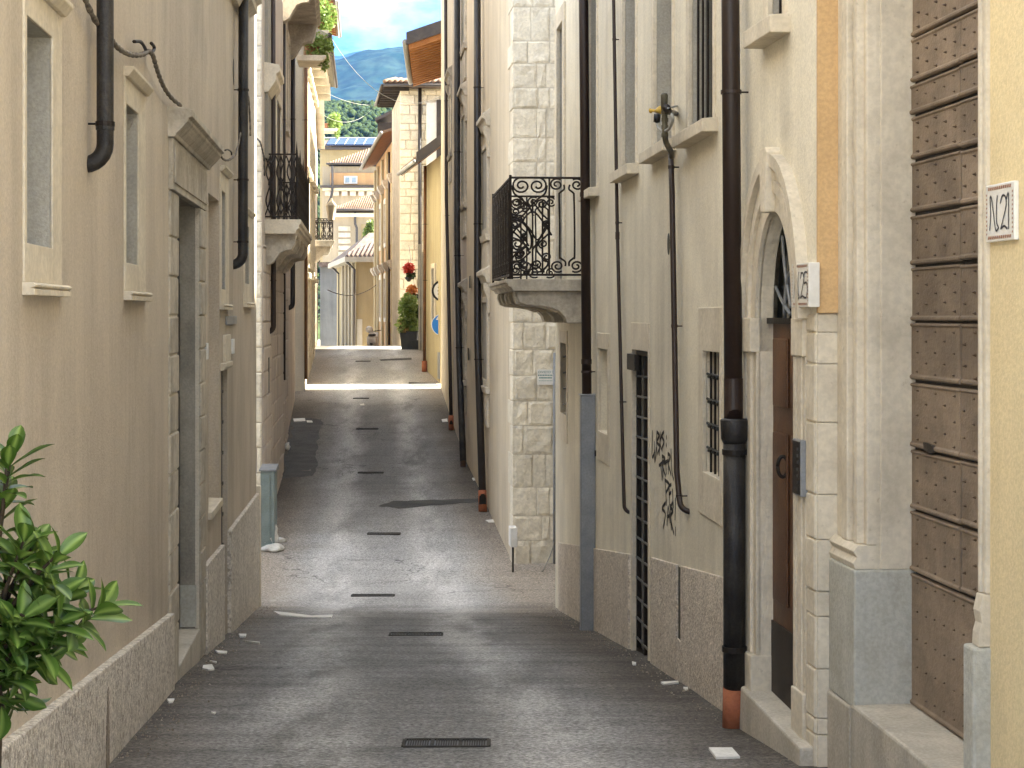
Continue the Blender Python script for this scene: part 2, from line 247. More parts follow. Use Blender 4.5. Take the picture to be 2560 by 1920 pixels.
# ------------------------------------------------------------------ geometry helpers
def tag(o, label=None, cat=None, group=None, kind=None):
    if label: o['label'] = label
    if cat: o['category'] = cat
    if group: o['group'] = group
    if kind: o['kind'] = kind
    return o
BASE = {}
def thing(name, label, cat, base, group=None):
    o = bpy.data.objects.new(name, None); col.objects.link(o); o.location = base; o.empty_display_size = .2
    BASE[o.name] = Vector(base); return tag(o, label, cat, group)
def rootbase(p):
    while p.parent: p = p.parent
    return BASE[p.name]
class MB:
    def __init__(s): s.v = []; s.f = []
    def add(s, pts): i = len(s.v); s.v += [Vector(p) for p in pts]; return i
    def poly(s, pts): i = s.add(pts); s.f.append(tuple(range(i, i+len(pts))))
    def hexa(s, p):
        i = s.add(p)
        for q in ((3, 2, 1, 0), (4, 5, 6, 7), (0, 1, 5, 4), (1, 2, 6, 5), (2, 3, 7, 6), (3, 0, 4, 7)): s.f.append(tuple(i+k for k in q))
    def box(s, x0, x1, y0, y1, z0, z1):
        s.hexa([(x0, y0, z0), (x1, y0, z0), (x1, y1, z0), (x0, y1, z0), (x0, y0, z1), (x1, y0, z1), (x1, y1, z1), (x0, y1, z1)])
    def wbox(s, W, s0, s1, z0, z1, d0, d1):
        s.hexa([W.p(s0, d0, z0), W.p(s1, d0, z0), W.p(s1, d1, z0), W.p(s0, d1, z0), W.p(s0, d0, z1), W.p(s1, d0, z1), W.p(s1, d1, z1), W.p(s0, d1, z1)])
    def wslant(s, W, s0, s1, za0, za1, zb0, zb1, d0, d1):   # box whose bottom and top run with a slope from s0 to s1
        s.hexa([W.p(s0, d0, za0), W.p(s1, d0, zb0), W.p(s1, d1, zb0), W.p(s0, d1, za0), W.p(s0, d0, za1), W.p(s1, d0, zb1), W.p(s1, d1, zb1), W.p(s0, d1, za1)])
    def prism(s, a, b):
        n = len(a); i = s.add(list(a)+list(b)); s.f.append(tuple(range(i, i+n))); s.f.append(tuple(range(i+2*n-1, i+n-1, -1)))
        for k in range(n): k2 = (k+1) % n; s.f.append((i+k, i+k2, i+n+k2, i+n+k))
    def wprof(s, W, s0, s1, prof): s.prism([W.p(s0, d, z) for d, z in prof], [W.p(s1, d, z) for d, z in prof])
    def wplate(s, W, pts, d0, d1): s.prism([W.p(a, d0, z) for a, z in pts], [W.p(a, d1, z) for a, z in pts])
    def tube(s, pts, r, n=8, cap=True):
        pts = [Vector(p) for p in pts]; m = len(pts)
        rs = r if isinstance(r, (list, tuple)) else [r]*m
        t0 = (pts[1]-pts[0]).normalized(); up = Vector((0, 0, 1)) if abs(t0.z) < .9 else Vector((1, 0, 0))
        a = t0.cross(up).normalized(); rings = []
        for k in range(m):
            t = (pts[min(k+1, m-1)]-pts[max(k-1, 0)])
            if t.length < 1e-9: t = t0
            t.normalize(); a = (a-t*a.dot(t))
            if a.length < 1e-6: a = t.orthogonal()
            a.normalize(); b = t.cross(a)
            rings.append(s.add([pts[k]+(a*math.cos(2*math.pi*j/n)+b*math.sin(2*math.pi*j/n))*rs[k] for j in range(n)]))
        for k in range(m-1):
            for j in range(n): j2 = (j+1) % n; s.f.append((rings[k]+j, rings[k]+j2, rings[k+1]+j2, rings[k+1]+j))
        if cap: s.f.append(tuple(rings[0]+j for j in range(n-1, -1, -1))); s.f.append(tuple(rings[-1]+j for j in range(n)))
    def lathe(s, c, prof, n=14):
        rings = [s.add([Vector(c)+Vector((r*math.cos(2*math.pi*j/n), r*math.sin(2*math.pi*j/n), z)) for j in range(n)]) for r, z in prof]
        for k in range(len(prof)-1):
            for j in range(n): j2 = (j+1) % n; s.f.append((rings[k]+j, rings[k]+j2, rings[k+1]+j2, rings[k+1]+j))
        s.f.append(tuple(rings[0]+j for j in range(n-1, -1, -1))); s.f.append(tuple(rings[-1]+j for j in range(n)))
    def build(s, name, mat, parent=None, smooth=False, base=None, fix=True, bevel=0, **tags):
        b = rootbase(parent) if parent else Vector(base if base is not None else s.v[0])
        me = bpy.data.meshes.new(name); me.from_pydata([tuple(p-b) for p in s.v], [], s.f)
        if fix:
            bm = bmesh.new(); bm.from_mesh(me); bmesh.ops.recalc_face_normals(bm, faces=bm.faces); bm.to_mesh(me); bm.free()
        me.materials.append(M[mat] if isinstance(mat, str) else mat)
        if smooth: me.polygons.foreach_set('use_smooth', [True]*len(me.polygons))
        o = bpy.data.objects.new(name, me); col.objects.link(o)
        if parent: o.parent = parent
        else: o.location = b; BASE[o.name] = b
        if bevel:
            bv = o.modifiers.new('bevel', 'BEVEL'); bv.width = bevel; bv.segments = 2; bv.limit_method = 'ANGLE'
        return tag(o, **tags)
class Wall:
    """vertical plane from A to B (plan); s runs from A to B, d outwards to the street"""
    def __init__(s, A, B, sg=1):
        s.A = Vector(A); s.B = Vector(B); s.t = (s.B-s.A); s.len = s.t.length; s.t /= s.len; s.n = Vector((s.t.y, -s.t.x))*sg
    def p(s, a, d, z): q = s.A+s.t*a+s.n*d; return Vector((q.x, q.y, z))
    def su(s, u, d=0):
        r = (u-1280)/F; ax = s.A+s.n*d
        return (r*ax.y-ax.x)/(s.t.x-r*s.t.y)
    def Y(s, a, d=0): return s.A.y+s.t.y*a+s.n.y*d
    def z(s, v, a, d=0): return ZE+(HOR-v)/F*s.Y(a, d)
    def uv(s, u, v, d=0): a = s.su(u, d); return a, s.z(v, a, d)
    def at(s, u, v, d=0): a, z = s.uv(u, v, d); return s.p(a, d, z)
    def sY(s, y): return (y-s.A.y)/s.t.y
    def srange(s, u0, u1, d=0): a, b = s.su(u0, d), s.su(u1, d); return (a, b) if a < b else (b, a)
def P(u, v, Y): return Vector(((u-1280)/F*Y, Y, ZE+(HOR-v)/F*Y))
GP = [(-400, -1.5), (-6, -1.5), (0, -1.62), (9.6, -2.40), (13.3, -2.72), (16, -3.0), (20, -3.45), (23.5, -3.83), (26, -3.92), (28.8, -3.77), (33, -3.5), (37, -3.26), (43.3, -2.9), (48, -2.52), (50.4, -2.36), (58, -1.82), (65, -1.33), (69, -1.24), (74, -1.35), (100, -2.6), (200, -6), (4000, -8)]
def zg(y):
    for (a, p), (b, q) in zip(GP, GP[1:]):
        if a <= y <= b: t = (y-a)/(b-a); return ZE+p+(q-p)*t
    return ZE+GP[-1][1]

def facade(W, root, s0, s1, zb, zt, holes, mat, thick=.55, deep=7.0, name='wall', core=True):
    """street wall with real openings, closed at its ends and top, and the block of the house behind it"""
    m = MB()
    S = sorted({s0, s1, *[x for h in holes for x in h[:2]]}); Z = sorted({zb, zt, *[x for h in holes for x in h[2:4]]})
    for a, b in zip(S, S[1:]):
        for c, e in zip(Z, Z[1:]):
            if any(h[0]-1e-6 <= a and b <= h[1]+1e-6 and h[2]-1e-6 <= c and e <= h[3]+1e-6 for h in holes): continue
            m.poly([W.p(a, 0, c), W.p(b, 0, c), W.p(b, 0, e), W.p(a, 0, e)])
    m.poly([W.p(s0, 0, zt), W.p(s1, 0, zt), W.p(s1, -thick, zt), W.p(s0, -thick, zt)])
    for q in (s0, s1): m.poly([W.p(q, 0, zb), W.p(q, -thick, zb), W.p(q, -thick, zt), W.p(q, 0, zt)])
    if core: m.wbox(W, s0, s1, zb, zt, -deep, -thick)
    return m.build(name, mat, root, fix=False)
def reveal(m, W, a, b, z0, z1, d0, d1, sides='lrtb'):
    if 'l' in sides: m.poly([W.p(a, d0, z0), W.p(a, d1, z0), W.p(a, d1, z1), W.p(a, d0, z1)])
    if 'r' in sides: m.poly([W.p(b, d0, z0), W.p(b, d1, z0), W.p(b, d1, z1), W.p(b, d0, z1)])
    if 't' in sides: m.poly([W.p(a, d0, z1), W.p(b, d0, z1), W.p(b, d1, z1), W.p(a, d1, z1)])
    if 'b' in sides: m.poly([W.p(a, d0, z0), W.p(b, d0, z0), W.p(b, d1, z0), W.p(a, d1, z0)])
def frame(m, W, o, h, d0, d1):
    """flat surround: outer rect o minus opening h (s0,s1,z0,z1)"""
    if h[0]-o[0] > .004: m.wbox(W, o[0], h[0], o[2], o[3], d0, d1)
    if o[1]-h[1] > .004: m.wbox(W, h[1], o[1], o[2], o[3], d0, d1)
    if o[3]-h[3] > .004: m.wbox(W, h[0], h[1], h[3], o[3], d0, d1)
    if h[2]-o[2] > .004: m.wbox(W, h[0], h[1], o[2], h[2], d0, d1)
def window(W, root, hole, margins, proud, dep, smat='stone', rmat='reveal', back='glassdark', sill=None, hood=None, name='window', bars=0, barmat='iron', inset=.02):
    """window part: surround, reveal, recessed pane; sub-parts sill, hood, bar"""
    a, b, z0, z1 = hole; l, r, bo, t = margins
    m = MB(); frame(m, W, (a-l, b+r, z0-bo, z1+t), hole, -inset, proud)
    fo = m.build(name, smat, root, bevel=min(.006, proud*.4))
    m = MB(); reveal(m, W, a, b, z0, z1, -inset, -dep); m.build('reveal', rmat, fo)
    m = MB(); m.wbox(W, a-.03, b+.03, z0-.03, z1+.03, -dep-.04, -dep); m.build('pane', back, fo)
    if sill:
        so, sh, sd = sill; m = MB(); m.wprof(W, a-l-so, b+r+so, [(-.02, z0-bo-sh), (sd, z0-bo-sh), (sd, z0-bo-.012), (.0, z0-bo-.001)]); m.build('sill', smat, fo, bevel=.006)
    for k in range(bars):
        x = a+(b-a)*(k+.5)/bars; m = MB(); m.tube([W.p(x, -.05, z0), W.p(x, -.05, z1)], .008, 6); m.build('bar', barmat, fo)
    return fo
def spiral(c, r0, r1, a0, turns, n=22):
    return [(c[0]+(r0+(r1-r0)*k/n)*math.cos(a0+turns*2*math.pi*k/n), c[1]+(r0+(r1-r0)*k/n)*math.sin(a0+turns*2*math.pi*k/n)) for k in range(n+1)]
def crm(pts, n=6):
    """smooth polyline through points"""
    o = []
    for i in range(len(pts)-1):
        p0, p1, p2, p3 = pts[max(i-1, 0)], pts[i], pts[i+1], pts[min(i+2, len(pts)-1)]
        for k in range(n):
            t = k/n; o.append(tuple(.5*((2*p1[j])+(-p0[j]+p2[j])*t+(2*p0[j]-5*p1[j]+4*p2[j]-p3[j])*t*t+(-p0[j]+3*p1[j]-3*p2[j]+p3[j])*t**3) for j in range(len(p1))))
    o.append(tuple(pts[-1])); return o
def text_mb(body, W, a0, z0, size, d, flip=1):
    cu = bpy.data.curves.new('t', 'FONT'); cu.body = body; cu.size = size; o = bpy.data.objects.new('t', cu); col.objects.link(o)
    me = o.to_mesh(); m = MB(); m.v = [W.p(a0+flip*q.co.x, d, z0+q.co.y) for q in me.vertices]; m.f = [tuple(f.vertices) for f in me.polygons]
    o.to_mesh_clear(); bpy.data.objects.remove(o); return m
def stroke(m, W, pts, wd, d):
    """flat paint stroke on a wall: pts (s,z)"""
    for (a, b) in zip(pts, pts[1:]):
        q = Vector((b[0]-a[0], b[1]-a[1])); L_ = q.length
        if L_ < 1e-6: continue
        n = Vector((-q.y, q.x))/L_*wd*.5; e = q/L_*wd*.3
        m.poly([W.p(a[0]-e.x+n.x, d, a[1]-e.y+n.y), W.p(a[0]-e.x-n.x, d, a[1]-e.y-n.y), W.p(b[0]+e.x-n.x, d, b[1]+e.y-n.y), W.p(b[0]+e.x+n.x, d, b[1]+e.y+n.y)])
def foliage(m, c, rad, n, size, seed=0, flat=1.0):
    rr = random.Random(seed)
    for _ in range(n):
        v = Vector((rr.gauss(0, 1), rr.gauss(0, 1), rr.gauss(0, 1))).normalized()*(rr.random()**.4)
        q = Vector(c)+Vector((v.x*rad[0], v.y*rad[1], v.z*rad[2])); nrm = Vector((rr.gauss(0, 1), rr.gauss(0, 1), rr.gauss(0, 1)+flat)).normalized()
        a = nrm.orthogonal().normalized(); a.rotate(Matrix.Rotation(rr.random()*6.28, 3, nrm)); b = nrm.cross(a); s_ = size*(.6+.8*rr.random())
        m.poly([q-a*s_, q+b*s_*.45+nrm*s_*.1, q+a*s_, q-b*s_*.45+nrm*s_*.1])
# ------------------------------------------------------------------ ground, road
def sheet(xs, ys, zf, name, mat, **kw):
    m = MB(); nx = len(xs)
    for y in ys: m.add([(x, y, zf(x, y)) for x in xs])
    for j in range(len(ys)-1):
        for i in range(nx-1): m.f.append((j*nx+i, j*nx+i+1, (j+1)*nx+i+1, (j+1)*nx+i))
    return m.build(name, mat, base=(0, 0, 0), smooth=True, fix=False, **kw)
sheet([-4000, -600, -100, -30, -10, 0, 10, 30, 100, 600, 4000], [-4000, -400, -60, -20]+[p[0] for p in GP[1:-1]]+[600, 2000, 6000], lambda x, y: zg(max(min(y, 3999), -399))-.03, 'ground', 'paving', kind='structure')
from mathutils import noise as mnoise
def zroad(x, y): return zg(y)+.010*mnoise.noise(Vector((x*.9, y*.9, 0)))+.018*mnoise.noise(Vector((x*.3, y*.25, 3)))
ys = [-3+.3*k for k in range(int(80/.3))]
xs = [-2.9+.24*k for k in range(int(5.9/.24)+1)]
m = MB(); nx = len(xs)
for y in ys:
    c = .40-.083*y
    m.add([(c+x, y, zroad(c+x, y)) for x in xs])
for j in range(len(ys)-1):
    for i in range(nx-1): m.f.append((j*nx+i, j*nx+i+1, (j+1)*nx+i+1, (j+1)*nx+i))
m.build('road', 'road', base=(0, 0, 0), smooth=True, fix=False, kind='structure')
def ground_pt(u, v):
    lo, hi = 3.0, 80.0; r = (v-HOR)/F
    y = 3.0
    while y < 80 and (ZE-zg(y))/y > r: y += .02
    return Vector(((u-1280)/F*y, y, zroad((u-1280)/F*y, y)))
def patch(name, px, mat, lift=.004, jit=.03, sub=5):
    pts = []
    q = [ground_pt(*p) for p in px]; n = len(q)
    for i in range(n):
        a, b = q[i], q[(i+1) % n]
        for k in range(sub):
            p = a.lerp(b, k/sub); p.x += random.uniform(-jit, jit); p.y += random.uniform(-jit, jit)*1.5; p.z = zroad(p.x, p.y); pts.append(p)
    c = sum(pts, Vector())/len(pts); c.z = zroad(c.x, c.y)
    m = MB(); i0 = m.add([c+Vector((0, 0, lift))]+[p+Vector((0, 0, lift)) for p in pts])
    # rings so that the sheet follows the road
    rings = []
    for f in (.33, .66, 1):
        rings.append(m.add([Vector((c.x+(p.x-c.x)*f, c.y+(p.y-c.y)*f, zroad(c.x+(p.x-c.x)*f, c.y+(p.y-c.y)*f)+lift)) for p in pts]))
    k = len(pts)
    for j in range(k): m.f.append((0, rings[0]+j, rings[0]+(j+1) % k))
    for a, b in zip(rings, rings[1:]):
        for j in range(k): j2 = (j+1) % k; m.f.append((a+j, b+j, b+j2, a+j2))
    return m.build(name, mat, base=c, fix=False, kind='structure')
patch('asphalt_patch', [(707, 1195), (786, 1190), (793, 1130), (800, 1068), (808, 1050), (760, 1045), (733, 1048), (728, 1090)], 'asphalt_dark', .007, .06, 7)
patch('asphalt_patch', [(945, 1266), (1000, 1272), (1100, 1264), (1200, 1256), (1200, 1247), (1060, 1252), (980, 1254)], 'asphalt_dark', .006, .03, 6)
patch('asphalt_patch', [(1020, 955), (1090, 958), (1098, 966), (1035, 968)], 'asphalt_dark', .006, .04, 4)
patch('asphalt_patch', [(950, 899), (1030, 895), (1030, 900), (952, 903)], 'asphalt_dark', .006, .03, 4)

# drain grates across the street
def grate(u0, u1, v, ln, label, n=3, bars=9):
    a = ground_pt(u0, v); b = ground_pt(u1, v); c = (a+b)/2; wd = b.x-a.x
    z = max(zroad(a.x, a.y), zroad(b.x, b.y), zroad(c.x, c.y-ln/2), zroad(c.x, c.y+ln/2))+.004
    root = thing('drain_grate', label, 'drain grate', (c.x, c.y, z-.02), 'drain grates set across the street')
    y0, y1 = c.y-ln/2, c.y+ln/2
    m = MB(); m.box(a.x, b.x, y0, y1, z-.03, z-.004); m.build('pit', 'black', root)
    m = MB(); t = .018
    m.box(a.x, b.x, y0-t, y0, z-.03, z+.006); m.box(a.x, b.x, y1, y1+t, z-.03, z+.006)
    for k in range(n+1): x = a.x+wd*k/n; m.box(x-t*.6, x+t*.6, y0, y1, z-.03, z+.0055); kk = 0
    m.build('grate_frame', 'gratemetal', root)
    m = MB()
    for k in range(n):
        x0, x1 = a.x+wd*k/n+t, a.x+wd*(k+1)/n-t
        for j in range(bars): x = x0+(x1-x0)*(j+.5)/bars; m.box(x-.004, x+.004, y0, y1, z-.02, z+.002)
    m.build('grate_bars', 'gratemetal', root, kind='stuff')
grate(1010, 1222, 1863, .16, 'drain grate nearest the camera, three sections wide')
grate(975, 1105, 1588, .14, 'second drain grate from the camera, in the middle of the slope')
grate(880, 985, 1489, .15, 'drain grate at the bottom of the dip between the side streets')
grate(920, 1000, 1335, .16, 'drain grate just beyond the side street crossing')
grate(896, 958, 1182, .16, 'drain grate beyond the curved dark asphalt strip')
grate(892, 945, 1073, .16, 'drain grate level with the end of the ragged dark patch')
grate(884, 922, 996, .16, 'drain grate just in front of the sunlit strip of road', 3, 5)
grate(890, 926, 904, .18, 'farthest drain grate near the crest of the street', 3, 5)

# scraps of litter
def scrap(pts, label, lift=.004):
    q = [ground_pt(*p) for p in pts]; c = sum(q, Vector())/len(q)
    top = [Vector((p.x, p.y, zroad(p.x, p.y)+lift+.006+random.uniform(0, .008))) for p in q]; bot = [Vector((p.x, p.y, zroad(p.x, p.y)+.001)) for p in q]
    m = MB(); m.prism(bot, top); m.build('paper_scrap', 'paper', base=(c.x, c.y, zroad(c.x, c.y)), label=label, cat='litter', group='scraps of paper lying on the street')
scrap([(1772, 1878), (1830, 1877), (1850, 1899), (1790, 1901)], 'square white card lying flat at the lower right, before the doorstep')
scrap([(684, 1531), (715, 1534), (780, 1540), (832, 1538), (828, 1546), (760, 1544), (700, 1540)], 'long white paper strip at the foot of the left house corner')
scrap([(508, 1666), (530, 1663), (536, 1676), (520, 1678), (506, 1674)], 'crumpled white scrap beside the left doorstep')
scrap([(524, 1653), (542, 1655), (540, 1658)], 'thin white sliver beside the crumpled scrap near the left doorstep')
scrap([(538, 1630), (568, 1632), (566, 1636), (545, 1635)], 'grey paper strip beyond the left doorstep')
scrap([(613, 1606), (650, 1609), (648, 1611)], 'thin white paper strip near the left wall past the narrow door')
scrap([(597, 1588), (616, 1587), (614, 1593), (600, 1593)], 'white paper flake beside the left plinth')
scrap([(418, 1753), (436, 1750), (432, 1757), (422, 1758)], 'small white flake near the left plinth, before the doorstep')
scrap([(528, 1782), (540, 1783), (536, 1787)], 'tiny white flake on the asphalt left of centre')
scrap([(1652, 1706), (1694, 1703), (1697, 1706), (1660, 1711)], 'flat white strip by the right plinth near the damp groove')
scrap([(1708, 1720), (1720, 1720), (1719, 1725), (1710, 1725)], 'small white flake right of the strip by the right plinth')
scrap([(1580, 1657), (1590, 1657), (1590, 1662), (1582, 1662)], 'small white flake in mid road left of the damp groove')
scrap([(1560, 1616), (1574, 1615), (1572, 1619)], 'white flake at the foot of the tall grille')
scrap([(1214, 1301), (1240, 1299), (1243, 1306), (1222, 1307)], 'white scrap before the stone corner of the right house')
scrap([(1180, 1196), (1194, 1193), (1196, 1200), (1183, 1202)], 'white scrap between the two dark pipe feet')
scrap([(1104, 1050), (1118, 1048), (1119, 1055), (1106, 1056)], 'white scrap beside the thin brown pipe foot')
scrap([(733, 1047), (762, 1046), (764, 1053), (735, 1055)], 'pale board lying on the dark asphalt patch by the left wall')
scrap([(766, 1052), (780, 1053), (782, 1057), (768, 1057)], 'broken white piece next to the pale board by the left wall')
scrap([(900, 1011), (910, 1010), (911, 1014), (901, 1014)], 'white flake before the sunlit strip in the road')

# grit and dirt gathered along the foot of the walls
m = MB(); rg = random.Random(8)
for k in range(2600):
    y = rg.uniform(7, 34); left = rg.random() < .5
    x = (-1.39-.0829*y if y < 23.5 else -4.0-.083*(y-29.4) if y > 29.4 else None) if left else (2.22-.0707*y if y < 23.4 else .02-.09*(y-27.6) if y > 27.6 else None)
    if x is None: continue
    o = abs(rg.gauss(.02, .13)); x = x+.05+o if left else x-.03-o
    if not left and y < 11.2: x += .18
    r = rg.uniform(.003, .011)*(1.6 if rg.random() < .08 else 1); z = zroad(x, y)
    a = rg.random()*6; i = m.add([(x+r*math.cos(a+t*2.1), y+r*math.sin(a+t*2.1)*1.4, z-.002) for t in range(3)]+[(x+rg.uniform(-.3, .3)*r, y, z+r*rg.uniform(.6, 1.3))])
    m.f += [(i, i+1, i+3), (i+1, i+2, i+3), (i+2, i, i+3)]
m.build('grit', 'grit', base=(0, 15, .5), fix=False, label='loose grit gathered along the foot of the walls', cat='grit', kind='stuff')
# ------------------------------------------------------------------ left near house
def xl(y): return -1.39-.0829*y
W1 = Wall((xl(4), 4), (xl(23.5), 23.5), 1)
ZB, ZT1 = ZE-5.2, ZE+4.6
L1 = thing('stucco_house', 'rose beige stucco house filling the left side, with stone doorway', 'house', W1.p(0, 0, zg(4)))
def rect(W, u0, u1, vt, vb, ut=None, ub=None, d=0):
    a, b = W.srange(u0, u1, d); ut = u0 if ut is None else ut; ub = u0 if ub is None else ub
    return (a, b, W.z(vb, W.su(ub, d), d), W.z(vt, W.su(ut, d), d))
h1 = rect(W1, 62, 127, 37, 608, 62, 66)
h2 = rect(W1, 312, 343, 258, 657, 312, 316)
h3 = rect(W1, 552, 562, 475, 723, 552, 554)
h4 = rect(W1, 611, 622, 560, 708, 611, 611)
hd = rect(W1, 442, 494, 479, 1650, 438, 457)          # doorway
hd = (hd[0], hd[1], W1.z(1640, W1.su(457)), hd[3])
hn = rect(W1, 521, 548, 482, 1262, 521, 535)          # blind niche
hg = rect(W1, 553, 568, 926, 1502, 553, 560)          # narrow door
facade(W1, L1, 0, W1.len, ZB, ZT1, [h1, h2, h3, h4, hd, hn, hg], 'l1')
def l1win(h, ul, ur, vsill_top, vbot, vtop, uref):
    l = h[0]-W1.su(ul); r = W1.su(ur)-h[1]
    zt = W1.z(vtop[1], W1.su(vtop[0])); zs = W1.z(vsill_top, W1.su(uref)); zb = W1.z(vbot, W1.su(uref))
    fo = window(W1, L1, h, (l, r, h[2]-zs, zt-h[3]-.06), .010, .26, 'stone', 'reveal', 'glassdark', inset=.003)
    m = MB(); hh = zs-zb
    m.wprof(W1, h[0]-l-.006, h[1]+r+.006, [(-.02, zb), (.05, zb), (.05, zb+hh*.48), (.036, zb+hh*.55), (.052, zb+hh*.62), (.055, zb+hh*.8), (.04, zs-.001), (-.02, zs-.001)]); m.build('sill', 'stone', fo, bevel=.004)
    m = MB(); m.wprof(W1, h[0]-l-.004, h[1]+r+.004, [(-.02, zt-.059), (.03, zt-.059), (.06, zt-.02), (.06, zt), (-.02, zt)]); m.build('hood', 'stone', fo, bevel=.004)
    return fo
l1win(h1, 56, 150, 705, 738, (147, 8), 62)
l1win(h2, 309, 361, 727, 751, (330, 186), 314)
l1win(h3, 549, 570, 760, 774, (553, 416), 552)
l1win(h4, 608, 628, 755, 768, (611, 520), 611)
# blind niche and narrow door
m = MB(); reveal(m, W1, *hn, 0, -.22); nic = m.build('niche', 'l1', L1)
m = MB(); m.wbox(W1, hn[0]-.02, hn[1]+.02, hn[2]-.02, hn[3]+.02, -.26, -.22); m.build('back_panel', 'l1', nic)
m = MB(); m.wprof(W1, hn[0]-.03, hn[1]+.03, [(-.2, hn[2]-.07), (.035, hn[2]-.07), (.035, hn[2]), (-.2, hn[2]+.012)]); m.build('sill', 'stone', nic, bevel=.006)
m = MB(); reveal(m, W1, *hg, 0, -.05); nd_ = m.build('narrow_door', 'l1', L1)
m = MB(); m.wbox(W1, hg[0]-.02, hg[1]+.02, hg[2]-.02, hg[3]+.02, -.10, -.05); m.build('door_leaf', 'darkwood', nd_)
for k in range(7):
    z = hg[2]+(hg[3]-hg[2])*(k+.6)/7.4; m = MB(); m.wbox(W1, hg[0]+.03, hg[1]-.03, z, z+.03, -.05, -.035); m.build('rail', 'iron', nd_)
m = MB(); a, b = W1.srange(552, 569); zt = W1.z(908, a); zb2 = W1.z(927, a)
m.wprof(W1, a-.05, b+.05, [(-.02, zb2), (.03, zb2), (.05, zb2+.03), (.05, zt), (-.02, zt)]); m.build('lintel', 'stone', L1, bevel=.005)
m = MB(); a, b = W1.srange(557, 570); m.wbox(W1, a, b, W1.z(905, a), W1.z(838, a), -.02, .03); m.build('panel', 'stone', L1, bevel=.004)
# plinth
sd0, sd1 = W1.su(421), W1.su(507); sg0, sg1 = hg[0], hg[1]
def plz(u, v): s = W1.su(u); return W1.z(v, s)
za = W1.z(1812, W1.su(58)); zb_ = W1.z(1527, W1.su(428)); sA, sB = W1.su(58), W1.su(428); gr = (zb_-za)/(sB-sA)
m = MB(); m.wslant(W1, 0, sd0-.004, ZB, za-gr*sA, ZB, za+gr*(sd0-sA), -.01, .045); m.build('plinth', 'roughcast', L1, bevel=.008)
m = MB(); m.wslant(W1, sd1+.006, sg0-.03, ZB, plz(509, 1411), ZB, plz(552, 1362), -.01, .04); m.build('plinth', 'roughcast', L1, bevel=.008)
m = MB(); m.wslant(W1, sg1+.03, W1.len-.02, ZB, plz(572, 1322), ZB, plz(641, 1232), -.01, .04); m.build('plinth', 'roughcast', L1, bevel=.008)
m = MB(); m.wbox(W1, W1.len-.016, W1.len+.05, ZB, W1.z(1214, W1.len), -.5, .06); m.build('corner_guard', 'stone', L1, bevel=.01)
m = MB(); s = W1.su(247); z0 = zg(W1.Y(s)); m.wplate(W1, [(s-.07, z0-.1), (s+.06, z0-.1), (s+.045, z0+.28), (s+.015, z0+.42), (s-.01, z0+.40), (s-.05, z0+.2)], .046, .049); m.build('damp_stain', 'stain', L1)
# stone doorway
por = MB(); reveal(por, W1, *hd, -.02, -.15, 'lrt'); por = por.build('doorway', 'reveal_dark', L1)
m = MB(); m.wbox(W1, hd[0]-.02, hd[1]+.02, hd[2]-.1, hd[3]+.03, -.22, -.15); m.build('door_leaf', 'darkwood', por)
m = MB()
for q in range(3): z = hd[2]+.25+q*.95; m.wbox(W1, hd[0]+.1, hd[1]-.1, z, z+.75, -.15, -.135)
m.build('door_panels', 'darkwood', por, bevel=.01)
zl = W1.z(1704, W1.su(436))
for (a, b, tops) in ((sd0, hd[0], True), (hd[1], sd1, False)):
    z = zl-.2; k = 0; top = W1.z(484, W1.su(438))
    hs = [.62]+[.285]*12
    while z < top-.02 and k < 14:
        z2 = min(z+hs[min(k, 12)], top); j = random.uniform(-.004, .006)
        if top-z2 < .12: z2 = top
        m = MB(); m.wbox(W1, a+random.uniform(0, .008), b-.001, z+.006, z2-.006, -.02, (.016 if tops else .03)+j); m.build('stone_block', 'stone2', por, bevel=.012); z = z2; k += 1
m = MB(); m.wbox(W1, sd0+.006, sd1-.006, ZB, W1.z(484, W1.su(438)), -.02, .008)
# (mortar bed behind the jamb blocks, left and right of the opening)
m = MB(); m.wbox(W1, sd0+.01, hd[0], ZB, top, -.02, .004); m.wbox(W1, hd[1], sd1-.01, ZB, top, -.02, .012); m.build('mortar_bed', 'mortar', por)
zc0, zc1 = W1.z(343, W1.su(421)), W1.z(270, W1.su(419))
m = MB(); m.wbox(W1, sd0, sd1, top, zc0-.002, -.02, .035); m.wbox(W1, sd0+.06, sd1-.06, top+.05, zc0-.05, .035, .045); m.build('frieze', 'stone2', por, bevel=.006)
H = zc1-zc0
m = MB(); m.wprof(W1, sd0-.05, sd1+.16, [(-.02, zc0), (.05, zc0), (.06, zc0+H*.12), (.10, zc0+H*.3), (.13, zc0+H*.48), (.145, zc0+H*.55), (.145, zc0+H*.66), (.175, zc0+H*.72), (.175, zc0+H*.93), (.15, zc1), (-.02, zc1+.015)]); m.build('cornice', 'stone2', por, bevel=.004)
m = MB(); m.wslant(W1, hd[0]-.02, hd[1]+.02, ZB, hd[2]+.01, ZB, hd[2]-.005, -.16, .02); m.build('threshold', 'stone_grey', por, bevel=.012)
m = MB(); a = hd[1]; m.wbox(W1, a-.012, a+.002, hd[2]+.01, hd[2]+.36, -.145, -.01); m.build('base_block', 'stone_blue', por, bevel=.004)
# window cornice high at the far corner
m = MB(); a, b = W1.su(548), W1.su(603); zt = W1.z(60, b); m.wprof(W1, a, b, [(-.02, zt), (.06, zt), (.10, zt+.07), (.18, zt+.12), (.18, zt+.2), (.24, zt+.24), (.24, zt+.32), (-.02, zt+.34)]); m.build('cornice', 'stone2', L1, bevel=.004)
m = MB(); s, z = W1.uv(583, 180); m.wplate(W1, [(s+.05*math.cos(t), z+.14*math.sin(t)) for t in [k*math.pi/8 for k in range(16)]], .001, .004); m.build('wall_vent', 'moss', L1)
